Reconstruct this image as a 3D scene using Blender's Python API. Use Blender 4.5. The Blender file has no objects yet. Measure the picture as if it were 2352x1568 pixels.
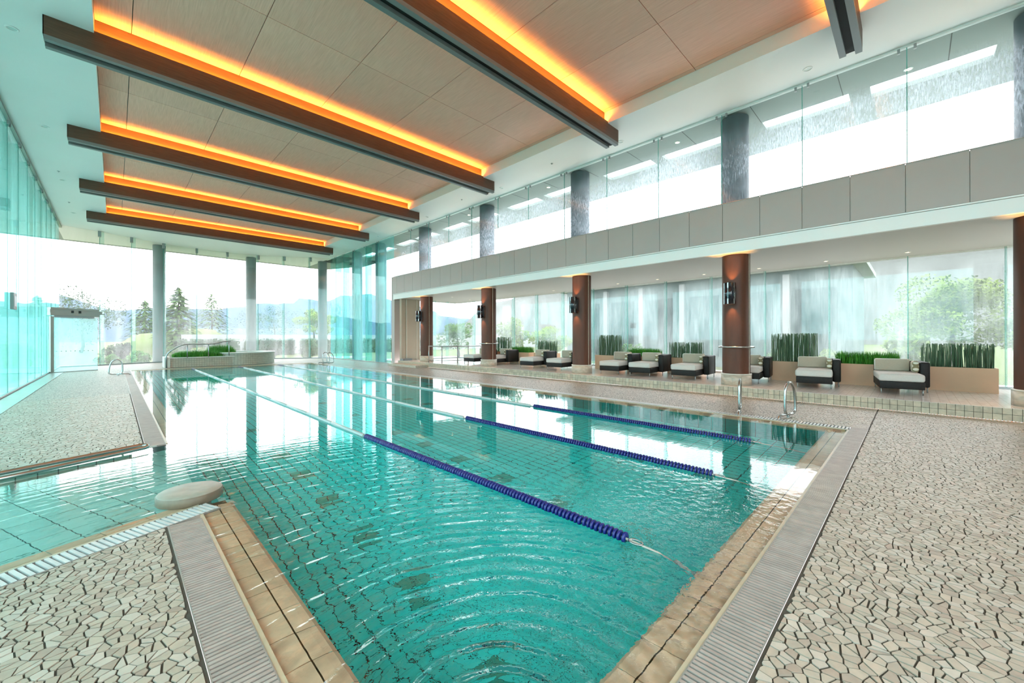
import bpy, bmesh, math, random
from mathutils import Vector, Matrix, noise as mnoise
random.seed(7)
sc = bpy.context.scene
COL = sc.collection
rad = math.radians

# ------------------------------------------------------------------ camera
FPX, CYP, CAMH = 916.1, 774.4, 1.4
yaw, pit, rol = rad(44.875), rad(0.028), rad(-0.116)
Fv = Vector((math.sin(yaw)*math.cos(pit), math.cos(yaw)*math.cos(pit), math.sin(pit)))
Rv = Vector((math.cos(yaw), -math.sin(yaw), 0)); Uv = Rv.cross(Fv)
R2 = Rv*math.cos(rol) + Uv*math.sin(rol); U2 = R2.cross(Fv)
cam_d = bpy.data.cameras.new('camera'); cam = bpy.data.objects.new('camera', cam_d); COL.objects.link(cam)
M = Matrix.Identity(4)
for i in range(3):
    M[i][0], M[i][1], M[i][2] = R2[i], U2[i], -Fv[i]
M[2][3] = CAMH
cam.matrix_world = M
cam_d.sensor_width = 36; cam_d.lens = 36*FPX/2352
cam_d.shift_y = -(784-CYP)/2352
cam_d.clip_start = 0.05; cam_d.clip_end = 2000
sc.camera = cam

# ------------------------------------------------------------------ sky, exposure
world = bpy.data.worlds.new('sky'); sc.world = world; world.use_nodes = True
wn = world.node_tree; wn.nodes.clear()
wo = wn.nodes.new('ShaderNodeOutputWorld'); wb = wn.nodes.new('ShaderNodeBackground')
wb.inputs['Color'].default_value = (1.0, 0.925, 0.97, 1); wb.inputs['Strength'].default_value = 3.6
wn.links.new(wb.outputs[0], wo.inputs[0])
sc.view_settings.view_transform = 'Standard'
sc.view_settings.look = 'None'
sc.view_settings.gamma = 1.0
sc.view_settings.use_curve_mapping = False
sc.view_settings.exposure = 0.88
cy = sc.cycles
cy.use_denoising = True
cy.max_bounces = 14; cy.diffuse_bounces = 6; cy.glossy_bounces = 6; cy.transmission_bounces = 8; cy.transparent_max_bounces = 40
cy.sample_clamp_indirect = 8.0
cy.caustics_reflective = False; cy.caustics_refractive = True

# ------------------------------------------------------------------ layout (metres; y runs down the pool, x across it)
XL, XW = -1.90, 10.55           # glass walls
ZC = 6.87                       # soffit
ZREC = 7.17                     # wood panels
PX0, PX1, PY0, PY1 = 0.50, 7.86, 0.70, 23.9   # water edge of the pool
GW = 0.205                      # gutter width
ZP = 0.21                       # lounge platform
XS = 10.5                       # platform edge
ZLC = 3.44                      # lounge ceiling
XG = 14.3                       # lounge glass
YE = 18.9                       # lounge end wall
YB = -5.0                       # wall behind the viewer
ZW = -0.012                     # water
ZF = -1.20                      # pool floor
CH = math.tan(rad(21.5))        # slope of the side channel
def ch_near(x): return 4.26 + (x-0.5)*CH
def ch_far(x): return 7.02 + (x-0.5)*CH

# ------------------------------------------------------------------ node helpers
def newmat(name):
    m = bpy.data.materials.new(name); m.use_nodes = True
    m.node_tree.nodes.clear()
    return m, m.node_tree
def N(nt, t, **kw):
    n = nt.nodes.new(t)
    for k, v in kw.items():
        if k in n.inputs: n.inputs[k].default_value = v
        else: setattr(n, k, v)
    return n
def L(nt, a, b): nt.links.new(a, b)
def rgb(r, g, b): return (r, g, b, 1)
def srgb(r, g, b):
    f = lambda c: (c/255/12.92 if c/255 <= 0.04045 else ((c/255+0.055)/1.055)**2.4)
    return (f(r), f(g), f(b), 1)
def principled(name, color, rough=0.5, metal=0.0, spec=0.5, var=0.0, scale=8.0, stretch=None, bump=0.0, color2=None, randobj=0.0, coat=0.0):
    """colour varied by a noise, and by object when randobj > 0"""
    m, nt = newmat(name)
    out = N(nt, 'ShaderNodeOutputMaterial'); p = N(nt, 'ShaderNodeBsdfPrincipled')
    p.inputs['Roughness'].default_value = rough; p.inputs['Metallic'].default_value = metal
    p.inputs['Specular IOR Level'].default_value = spec
    if coat: p.inputs['Coat Weight'].default_value = coat; p.inputs['Coat Roughness'].default_value = 0.1
    L(nt, p.outputs[0], out.inputs[0])
    colsock = None
    if var > 0 or bump > 0:
        geo = N(nt, 'ShaderNodeNewGeometry'); mp = N(nt, 'ShaderNodeMapping')
        L(nt, geo.outputs['Position'], mp.inputs['Vector'])
        if stretch: mp.inputs['Scale'].default_value = stretch
        nz = N(nt, 'ShaderNodeTexNoise', Scale=scale, Detail=5.0); L(nt, mp.outputs[0], nz.inputs['Vector'])
        if var > 0:
            rmp = N(nt, 'ShaderNodeValToRGB')
            c2 = color2 or (color[0]*(1-var), color[1]*(1-var), color[2]*(1-var), 1)
            rmp.color_ramp.elements[0].position = 0.3; rmp.color_ramp.elements[1].position = 0.7
            rmp.color_ramp.elements[0].color = c2; rmp.color_ramp.elements[1].color = color
            L(nt, nz.outputs['Fac'], rmp.inputs[0]); colsock = rmp.outputs[0]
        if bump > 0:
            bp = N(nt, 'ShaderNodeBump', Distance=bump); L(nt, nz.outputs['Fac'], bp.inputs['Height']); L(nt, bp.outputs[0], p.inputs['Normal'])
    if randobj > 0:
        oi = N(nt, 'ShaderNodeObjectInfo'); ma = N(nt, 'ShaderNodeMath', operation='MULTIPLY_ADD')
        ma.inputs[1].default_value = randobj; ma.inputs[2].default_value = 1-randobj/2
        L(nt, oi.outputs['Random'], ma.inputs[0])
        mx = N(nt, 'ShaderNodeVectorMath', operation='SCALE')
        if colsock: L(nt, colsock, mx.inputs[0])
        else: mx.inputs[0].default_value = color[:3]
        L(nt, ma.outputs[0], mx.inputs['Scale']); colsock = mx.outputs[0]
    if colsock: L(nt, colsock, p.inputs['Base Color'])
    else: p.inputs['Base Color'].default_value = color
    return m
def emission(name, color, strength):
    m, nt = newmat(name)
    out = N(nt, 'ShaderNodeOutputMaterial'); e = N(nt, 'ShaderNodeEmission', Strength=strength); e.inputs['Color'].default_value = color
    L(nt, e.outputs[0], out.inputs[0]); return m
def glass(name, tint, fog_lo, fog_hi, streak=(3.0, 3.0, 0.25), fogcol=(0.9, 0.95, 0.97, 1), drip=0.0, zfade=None, reflect=1.0, dripscale=(38, 38, 2.2)):
    """window glass seen through: clear tint, mirror sheen growing at a flat angle, condensation that scatters the light"""
    m, nt = newmat(name)
    out = N(nt, 'ShaderNodeOutputMaterial')
    tr = N(nt, 'ShaderNodeBsdfTransparent'); tr.inputs['Color'].default_value = tint
    gl = N(nt, 'ShaderNodeBsdfGlossy', Roughness=0.02); gl.inputs['Color'].default_value = (0.9, 0.97, 0.96, 1)
    lw = N(nt, 'ShaderNodeLayerWeight', Blend=0.5)
    pw = N(nt, 'ShaderNodeMath', operation='POWER'); pw.inputs[1].default_value = 5.0; L(nt, lw.outputs['Facing'], pw.inputs[0])
    ma = N(nt, 'ShaderNodeMath', operation='MULTIPLY_ADD'); ma.inputs[1].default_value = 0.55*reflect; ma.inputs[2].default_value = 0.03*reflect
    L(nt, pw.outputs[0], ma.inputs[0])
    mx = N(nt, 'ShaderNodeMixShader'); L(nt, ma.outputs[0], mx.inputs[0]); L(nt, tr.outputs[0], mx.inputs[1]); L(nt, gl.outputs[0], mx.inputs[2])
    tl = N(nt, 'ShaderNodeBsdfTranslucent'); tl.inputs['Color'].default_value = fogcol
    geo = N(nt, 'ShaderNodeNewGeometry'); mp = N(nt, 'ShaderNodeMapping'); mp.inputs['Scale'].default_value = streak
    L(nt, geo.outputs['Position'], mp.inputs['Vector'])
    oi = N(nt, 'ShaderNodeObjectInfo')
    nz = N(nt, 'ShaderNodeTexNoise', Scale=1.0, Detail=4.0, Roughness=0.6); L(nt, mp.outputs[0], nz.inputs['Vector'])
    mr = N(nt, 'ShaderNodeMapRange'); mr.inputs['From Min'].default_value = 0.35; mr.inputs['From Max'].default_value = 0.65
    mr.inputs['To Min'].default_value = fog_lo; mr.inputs['To Max'].default_value = fog_hi
    L(nt, nz.outputs['Fac'], mr.inputs['Value'])
    fac = mr.outputs[0]
    if drip > 0:   # fine runs of drops wiped through the mist
        mp2 = N(nt, 'ShaderNodeMapping'); mp2.inputs['Scale'].default_value = dripscale; L(nt, geo.outputs['Position'], mp2.inputs['Vector'])
        n2 = N(nt, 'ShaderNodeTexNoise', Scale=1.0, Detail=3.0); L(nt, mp2.outputs[0], n2.inputs['Vector'])
        m2 = N(nt, 'ShaderNodeMapRange'); m2.inputs['From Min'].default_value = 0.38; m2.inputs['From Max'].default_value = 0.62
        m2.inputs['To Min'].default_value = 1-drip; m2.inputs['To Max'].default_value = 1.0; L(nt, n2.outputs['Fac'], m2.inputs['Value'])
        mm = N(nt, 'ShaderNodeMath', operation='MULTIPLY'); L(nt, fac, mm.inputs[0]); L(nt, m2.outputs[0], mm.inputs[1]); fac = mm.outputs[0]
    if zfade:      # mist thins out towards the top of the pane
        sx = N(nt, 'ShaderNodeSeparateXYZ'); L(nt, geo.outputs['Position'], sx.inputs[0])
        m3 = N(nt, 'ShaderNodeMapRange'); m3.inputs['From Min'].default_value = zfade[0]; m3.inputs['From Max'].default_value = zfade[1]
        m3.inputs['To Min'].default_value = 1.0; m3.inputs['To Max'].default_value = zfade[2]; L(nt, sx.outputs['Z'], m3.inputs['Value'])
        mm = N(nt, 'ShaderNodeMath', operation='MULTIPLY'); L(nt, fac, mm.inputs[0]); L(nt, m3.outputs[0], mm.inputs[1]); fac = mm.outputs[0]
    m4 = N(nt, 'ShaderNodeMath', operation='MULTIPLY_ADD'); m4.inputs[1].default_value = 0.5; m4.inputs[2].default_value = 0.75; L(nt, oi.outputs['Random'], m4.inputs[0])
    m5 = N(nt, 'ShaderNodeMath', operation='MULTIPLY', use_clamp=True); L(nt, fac, m5.inputs[0]); L(nt, m4.outputs[0], m5.inputs[1])
    mx2 = N(nt, 'ShaderNodeMixShader'); L(nt, m5.outputs[0], mx2.inputs[0]); L(nt, mx.outputs[0], mx2.inputs[1]); L(nt, tl.outputs[0], mx2.inputs[2])
    L(nt, mx2.outputs[0], out.inputs[0])
    return m

# ------------------------------------------------------------------ materials
MT = {}
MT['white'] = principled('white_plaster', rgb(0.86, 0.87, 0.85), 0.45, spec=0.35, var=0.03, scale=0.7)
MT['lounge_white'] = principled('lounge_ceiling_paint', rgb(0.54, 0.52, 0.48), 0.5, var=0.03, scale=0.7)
MT['recess'] = principled('recess_plaster', rgb(0.78, 0.76, 0.70), 0.6)
MT['fascia'] = principled('fascia_panel_grey', rgb(0.41, 0.37, 0.345), 0.45, var=0.04, scale=1.5, randobj=0.05)
MT['groove'] = principled('dark_joint', rgb(0.10, 0.10, 0.095), 0.8)
MT['canopy'] = principled('canopy_soffit', rgb(0.27, 0.31, 0.285), 0.6, var=0.05, scale=1)
MT['beam'] = principled('dark_beam_wood', rgb(0.14, 0.062, 0.036), 0.5, var=0.35, scale=6, stretch=(0.6, 6, 6))
MT['beam_upper'] = principled('cove_board_wood', rgb(0.20, 0.105, 0.045), 0.6, var=0.2, scale=6, stretch=(0.6, 6, 6))
MT['flange'] = principled('grey_metal_flange', rgb(0.20, 0.21, 0.21), 0.42, metal=0.2)
MT['slot'] = principled('black_slot', rgb(0.006, 0.006, 0.006), 0.7)
MT['led'] = emission('amber_led', rgb(1.0, 0.44, 0.06), 58.0)
MT['steel'] = principled('brushed_steel', rgb(0.45, 0.47, 0.46), 0.22, metal=1.0)
MT['steel_dark'] = principled('satin_grey_metal', rgb(0.36, 0.38, 0.38), 0.38, metal=0.9)
MT['header'] = principled('warm_grey_metal', rgb(0.36, 0.35, 0.32), 0.35, metal=0.7)
MT['column'] = principled('brown_column', rgb(0.105, 0.040, 0.023), 0.42, var=0.2, scale=3, stretch=(3, 3, 0.7), spec=0.25)
MT['terrace_col'] = principled('slate_column', rgb(0.035, 0.07, 0.095), 0.5, var=0.3, scale=4)
MT['far_col'] = principled('grey_green_column', rgb(0.10, 0.17, 0.17), 0.5, var=0.2, scale=4)
MT['plinth'] = principled('travertine', rgb(0.52, 0.45, 0.36), 0.4, var=0.3, scale=9, stretch=(1, 1, 2.5))
MT['riser'] = principled('riser_tile', rgb(0.50, 0.41, 0.30), 0.4, var=0.25, scale=14, randobj=0.28)
MT['grout'] = principled('grout_grey', rgb(0.075, 0.062, 0.045), 0.85, var=0.15, scale=20)
MT['stone'] = principled('paving_stone', rgb(0.44, 0.36, 0.28), 0.42, var=0.14, scale=22, randobj=0.22)
MT['stone2'] = principled('paving_stone_pale', rgb(0.50, 0.42, 0.345), 0.42, var=0.12, scale=22, randobj=0.2)
MT['stone3'] = principled('paving_stone_rosy', rgb(0.38, 0.295, 0.23), 0.42, var=0.16, scale=22, randobj=0.22)
MT['slat'] = principled('grate_slat', rgb(0.40, 0.32, 0.28), 0.45, var=0.2, scale=9, randobj=0.16)
MT['slat_pale'] = principled('grate_slat_pale', rgb(0.62, 0.60, 0.58), 0.4, var=0.15, scale=9, randobj=0.15)
MT['channel'] = principled('gutter_shade_bed', rgb(0.010, 0.009, 0.008), 0.7)  # near-black stands in for the shade down a deeper gutter
MT['frame_metal'] = principled('grate_frame', rgb(0.30, 0.28, 0.25), 0.4, metal=0.3)
MT['coping'] = principled('coping_tile', rgb(0.92, 0.60, 0.38), 0.35, var=0.18, scale=12, randobj=0.14)
MT['nosing'] = principled('nosing_stone', rgb(0.50, 0.40, 0.27), 0.3, var=0.2, scale=10)
MT['coping_grout'] = principled('coping_grout', rgb(0.12, 0.065, 0.025), 0.8)
MT['pool_tile'] = principled('teal_tile', rgb(0.004, 0.84, 0.80), 0.3, var=0.12, scale=6, randobj=0.12)
MT['pool_tile_dark'] = principled('dark_teal_tile', rgb(0.004, 0.42, 0.33), 0.3, var=0.1, scale=6)
MT['pool_grout'] = principled('pool_grout', rgb(0.001, 0.022, 0.024), 0.8)
MT['channel_tile'] = principled('pale_green_tile', rgb(0.36, 0.72, 0.64), 0.3, var=0.1, scale=6, randobj=0.1)
MT['disc_top'] = principled('concrete_cap', rgb(0.36, 0.33, 0.27), 0.45, var=0.18, scale=14, bump=0.002)
MT['disc_side'] = principled('concrete_side', rgb(0.20, 0.15, 0.10), 0.5, var=0.25, scale=14)
MT['tub'] = principled('tub_stone', rgb(0.40, 0.36, 0.29), 0.45, var=0.3, scale=10)
MT['tub_cap'] = principled('tub_cap_stone', rgb(0.66, 0.64, 0.58), 0.4, var=0.1, scale=6)
MT['lounge_floor'] = principled('lounge_floor_stone', rgb(0.44, 0.385, 0.33), 0.22, var=0.16, scale=5)
MT['beige'] = principled('beige_wall', rgb(0.42, 0.33, 0.25), 0.6, var=0.05, scale=2)
MT['beige_frame'] = principled('beige_trim', rgb(0.56, 0.50, 0.42), 0.5)
MT['wicker'] = principled('dark_wicker', rgb(0.022, 0.018, 0.016), 0.5, spec=0.2, var=0.5, scale=1.0, stretch=(40, 40, 90), bump=0.004)
MT['cushion'] = principled('oatmeal_cushion', rgb(0.56, 0.52, 0.48), 0.9, var=0.05, scale=40)
MT['backcush'] = principled('taupe_cushion', rgb(0.44, 0.37, 0.285), 0.9, var=0.06, scale=40)
MT['piping'] = principled('pale_piping', rgb(0.70, 0.66, 0.58), 0.8)
MT['planter'] = principled('tan_planter', rgb(0.68, 0.42, 0.27), 0.6, var=0.06, scale=4)
MT['soil'] = principled('dark_soil', rgb(0.04, 0.03, 0.02), 0.9, var=0.3, scale=30)
MT['reed'] = principled('reed_green', rgb(0.16, 0.26, 0.13), 0.5, var=0.55, scale=60, stretch=(1, 1, 0.08), color2=rgb(0.025, 0.07, 0.03))
MT['blade'] = principled('grass_green', rgb(0.085, 0.33, 0.02), 0.5, var=0.5, scale=9, color2=rgb(0.03, 0.16, 0.012))
MT['sconce'] = principled('black_gloss', rgb(0.008, 0.009, 0.016), 0.12, spec=0.7)
MT['lamp'] = emission('warm_lamp', rgb(1.0, 0.72, 0.40), 16.0)
MT['lens'] = principled('lamp_lens', rgb(0.55, 0.63, 0.60), 0.15)
MT['rope_disc'] = principled('navy_disc', rgb(0.006, 0.014, 0.14), 0.32, spec=0.5)
MT['rope_white'] = principled('pale_float', rgb(0.38, 0.42, 0.40), 0.4)
MT['rope'] = principled('grey_rope', rgb(0.40, 0.38, 0.33), 0.6)
MT['lawn'] = principled('lawn', rgb(0.085, 0.12, 0.03), 0.9, var=0.35, scale=0.4)
MT['path'] = principled('garden_path', rgb(0.42, 0.40, 0.38), 0.9, var=0.2, scale=0.8)
MT['hill'] = principled('haze_blue_hill', rgb(0.050, 0.098, 0.150), 0.95, var=0.35, scale=0.05)  # blue of distance haze put into the base colour
MT['mound'] = principled('bank_grass', rgb(0.095, 0.135, 0.03), 0.9, var=0.3, scale=0.6)
MT['sky_block_ridge'] = principled('haze_grey_ridge', rgb(0.115, 0.125, 0.12), 0.95, var=0.25, scale=0.08)  # grey stands in for pale haze on the added sky-blocking rise
MT['leaf_dark'] = principled('leaf_dark', rgb(0.018, 0.065, 0.016), 0.8, var=0.4, scale=1.2)
MT['leaf'] = principled('leaf_mid', rgb(0.05, 0.135, 0.008), 0.8, var=0.4, scale=1.2)
MT['leaf_lime'] = principled('leaf_lime', rgb(0.125, 0.20, 0.002), 0.8, var=0.4, scale=1.0)
MT['bark'] = principled('bark', rgb(0.07, 0.05, 0.035), 0.9, var=0.3, scale=6)
MT['facade'] = principled('grey_render', rgb(0.12, 0.165, 0.165), 0.8, var=0.1, scale=0.8)
MT['facade_dark'] = principled('dark_opening', rgb(0.025, 0.045, 0.045), 0.5)
MT['garden_wall'] = principled('pale_garden_wall', rgb(0.30, 0.32, 0.32), 0.8, var=0.1, scale=1)
MT['black'] = principled('black_plastic', rgb(0.012, 0.012, 0.014), 0.4)
# glass
MT['g_far'] = glass('glass_far', (0.93, 0.985, 0.97, 1), 0.05, 0.20, (1.2, 1.2, 0.22), drip=0.3, zfade=(0.6, 4.5, 0.35))
MT['g_side'] = glass('glass_side', (0.70, 0.92, 0.935, 1), 0.05, 0.26, (1.3, 1.3, 0.10), fogcol=(0.42, 0.88, 0.86, 1), drip=0.35, reflect=0.8)
MT['g_clere'] = glass('glass_clerestory', (0.90, 0.975, 0.965, 1), 0.16, 0.46, (0.7, 0.7, 1.2), fogcol=(0.80, 0.92, 1.0, 1), drip=0.75, zfade=(6.05, 6.5, 0.03), dripscale=(48, 48, 9))
MT['g_lounge'] = glass('glass_lounge', (0.92, 0.98, 0.965, 1), 0.04, 0.19, (0.9, 0.9, 0.35), fogcol=(0.80, 0.95, 0.95, 1), drip=0.4)
MT['g_fin_pale'] = glass('glass_fin_pale', (0.86, 0.965, 0.945, 1), 0.03, 0.08, (1, 1, 0.2))
MT['g_fin'] = glass('glass_fin', (0.55, 0.90, 0.83, 1), 0.05, 0.10, (1, 1, 0.2), fogcol=(0.6, 0.95, 0.9, 1))
MT['g_fin_edge'] = principled('glass_edge', rgb(0.10, 0.42, 0.36), 0.15)
MT['g_part'] = glass('glass_partition', (0.86, 0.96, 0.95, 1), 0.18, 0.30, (1, 1, 0.4), fogcol=(0.80, 0.92, 0.92, 1))

def wood_panel_mat():
    m, nt = newmat('ceiling_wood')
    out = N(nt, 'ShaderNodeOutputMaterial'); p = N(nt, 'ShaderNodeBsdfPrincipled', Roughness=0.5); L(nt, p.outputs[0], out.inputs[0])
    p.inputs['Specular IOR Level'].default_value = 0.3
    geo = N(nt, 'ShaderNodeNewGeometry'); mp = N(nt, 'ShaderNodeMapping'); mp.inputs['Scale'].default_value = (60, 2.2, 1); L(nt, geo.outputs['Position'], mp.inputs['Vector'])
    nz = N(nt, 'ShaderNodeTexNoise', Scale=1.0, Detail=6.0, Roughness=0.65); L(nt, mp.outputs[0], nz.inputs['Vector'])
    r = N(nt, 'ShaderNodeValToRGB'); L(nt, nz.outputs['Fac'], r.inputs[0])
    r.color_ramp.elements[0].position = 0.30; r.color_ramp.elements[0].color = rgb(0.82, 0.44, 0.32)
    r.color_ramp.elements[1].position = 0.66; r.color_ramp.elements[1].color = rgb(0.96, 0.56, 0.43)
    oi = N(nt, 'ShaderNodeObjectInfo'); ma = N(nt, 'ShaderNodeMath', operation='MULTIPLY_ADD'); ma.inputs[1].default_value = 0.10; ma.inputs[2].default_value = 0.95
    L(nt, oi.outputs['Random'], ma.inputs[0])
    v = N(nt, 'ShaderNodeVectorMath', operation='SCALE'); L(nt, r.outputs[0], v.inputs[0]); L(nt, ma.outputs[0], v.inputs['Scale'])
    L(nt, v.outputs[0], p.inputs['Base Color']); return m
MT['wood'] = wood_panel_mat()

def paving_mat():
    """broken-stone paving paled with painted sky sheen, for the deck too far off to tell the pieces apart"""
    m, nt = newmat('far_paving')
    out = N(nt, 'ShaderNodeOutputMaterial'); p = N(nt, 'ShaderNodeBsdfPrincipled', Roughness=0.48); L(nt, p.outputs[0], out.inputs[0])
    geo = N(nt, 'ShaderNodeNewGeometry')
    v = N(nt, 'ShaderNodeTexVoronoi', feature='DISTANCE_TO_EDGE', Scale=20.0); L(nt, geo.outputs['Position'], v.inputs['Vector'])
    v2 = N(nt, 'ShaderNodeTexVoronoi', Scale=20.0); L(nt, geo.outputs['Position'], v2.inputs['Vector'])
    r = N(nt, 'ShaderNodeValToRGB'); r.color_ramp.elements[0].color = rgb(0.38, 0.32, 0.26); r.color_ramp.elements[1].color = rgb(0.53, 0.47, 0.40)  # paler tones stand in for sky reflected at a flat angle
    L(nt, v2.outputs['Color'], r.inputs[0])
    st = N(nt, 'ShaderNodeMapRange'); st.inputs['From Min'].default_value = 0.05; st.inputs['From Max'].default_value = 0.085; L(nt, v.outputs['Distance'], st.inputs['Value'])
    mx = N(nt, 'ShaderNodeMix', data_type='RGBA'); L(nt, st.outputs[0], mx.inputs['Factor']); mx.inputs['A'].default_value = rgb(0.10, 0.085, 0.065); L(nt, r.outputs[0], mx.inputs['B'])
    L(nt, mx.outputs['Result'], p.inputs['Base Color'])
    bp = N(nt, 'ShaderNodeBump', Distance=0.004); L(nt, st.outputs[0], bp.inputs['Height']); L(nt, bp.outputs[0], p.inputs['Normal'])
    return m
MT['paving'] = paving_mat()

def grid_mat(name, a, b, sx, sy, gap=0.012, axes='XZ', rough=0.35):
    m, nt = newmat(name)
    out = N(nt, 'ShaderNodeOutputMaterial'); p = N(nt, 'ShaderNodeBsdfPrincipled', Roughness=rough); L(nt, p.outputs[0], out.inputs[0])
    geo = N(nt, 'ShaderNodeNewGeometry'); s = N(nt, 'ShaderNodeSeparateXYZ'); L(nt, geo.outputs['Position'], s.inputs[0])
    def line(sock, size):
        d = N(nt, 'ShaderNodeMath', operation='DIVIDE'); d.inputs[1].default_value = size; L(nt, sock, d.inputs[0])
        f = N(nt, 'ShaderNodeMath', operation='FRACT'); L(nt, d.outputs[0], f.inputs[0])
        g = N(nt, 'ShaderNodeMath', operation='GREATER_THAN'); g.inputs[1].default_value = gap/size; L(nt, f.outputs[0], g.inputs[0]); return g.outputs[0]
    if axes == 'XY': l1, l2 = line(s.outputs['X'], sx), line(s.outputs['Y'], sy)
    else:
        ad = N(nt, 'ShaderNodeMath', operation='ADD'); L(nt, s.outputs['X'], ad.inputs[0]); L(nt, s.outputs['Y'], ad.inputs[1])
        l1, l2 = line(ad.outputs[0], sx), line(s.outputs['Z'], sy)
    mu = N(nt, 'ShaderNodeMath', operation='MULTIPLY'); L(nt, l1, mu.inputs[0]); L(nt, l2, mu.inputs[1])
    nz = N(nt, 'ShaderNodeTexNoise', Scale=9.0); L(nt, geo.outputs['Position'], nz.inputs['Vector'])
    r = N(nt, 'ShaderNodeValToRGB'); r.color_ramp.elements[0].position = 0.3; r.color_ramp.elements[1].position = 0.7
    r.color_ramp.elements[0].color = (a[0]*0.8, a[1]*0.8, a[2]*0.8, 1); r.color_ramp.elements[1].color = a; L(nt, nz.outputs['Fac'], r.inputs[0])
    mx = N(nt, 'ShaderNodeMix', data_type='RGBA'); L(nt, mu.outputs[0], mx.inputs['Factor']); mx.inputs['A'].default_value = b; L(nt, r.outputs[0], mx.inputs['B'])
    L(nt, mx.outputs['Result'], p.inputs['Base Color']); return m
MT['pool_wall'] = grid_mat('teal_wall_tile', rgb(0.010, 0.42, 0.39), rgb(0.005, 0.07, 0.07), 0.232, 0.116)
MT['tub_tile'] = grid_mat('tub_mosaic', rgb(0.42, 0.37, 0.29), rgb(0.24, 0.21, 0.17), 0.10, 0.10, 0.014)
MT['lounge_tile'] = grid_mat('lounge_floor_tile', rgb(0.82, 0.73, 0.68), rgb(0.60, 0.52, 0.47), 0.12, 0.12, 0.008, 'XY', 0.16)
MT['pillow'] = None

def pillow_mat():
    m, nt = newmat('zigzag_pillow')
    out = N(nt, 'ShaderNodeOutputMaterial'); p = N(nt, 'ShaderNodeBsdfPrincipled', Roughness=0.9); L(nt, p.outputs[0], out.inputs[0])
    tc = N(nt, 'ShaderNodeTexCoord'); s = N(nt, 'ShaderNodeSeparateXYZ'); L(nt, tc.outputs['Object'], s.inputs[0])
    a = N(nt, 'ShaderNodeMath', operation='PINGPONG'); a.inputs[1].default_value = 0.07; L(nt, s.outputs['Z'], a.inputs[0])
    b = N(nt, 'ShaderNodeMath', operation='SUBTRACT'); L(nt, s.outputs['X'], b.inputs[0]); L(nt, a.outputs[0], b.inputs[1])
    c = N(nt, 'ShaderNodeMath', operation='PINGPONG'); c.inputs[1].default_value = 0.055; L(nt, b.outputs[0], c.inputs[0])
    g = N(nt, 'ShaderNodeMath', operation='GREATER_THAN'); g.inputs[1].default_value = 0.030; L(nt, c.outputs[0], g.inputs[0])
    mx = N(nt, 'ShaderNodeMix', data_type='RGBA'); L(nt, g.outputs[0], mx.inputs['Factor']); mx.inputs['A'].default_value = rgb(0.66, 0.62, 0.52); mx.inputs['B'].default_value = rgb(0.23, 0.185, 0.10)
    L(nt, mx.outputs['Result'], p.inputs['Base Color']); return m
MT['pillow'] = pillow_mat()

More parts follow.
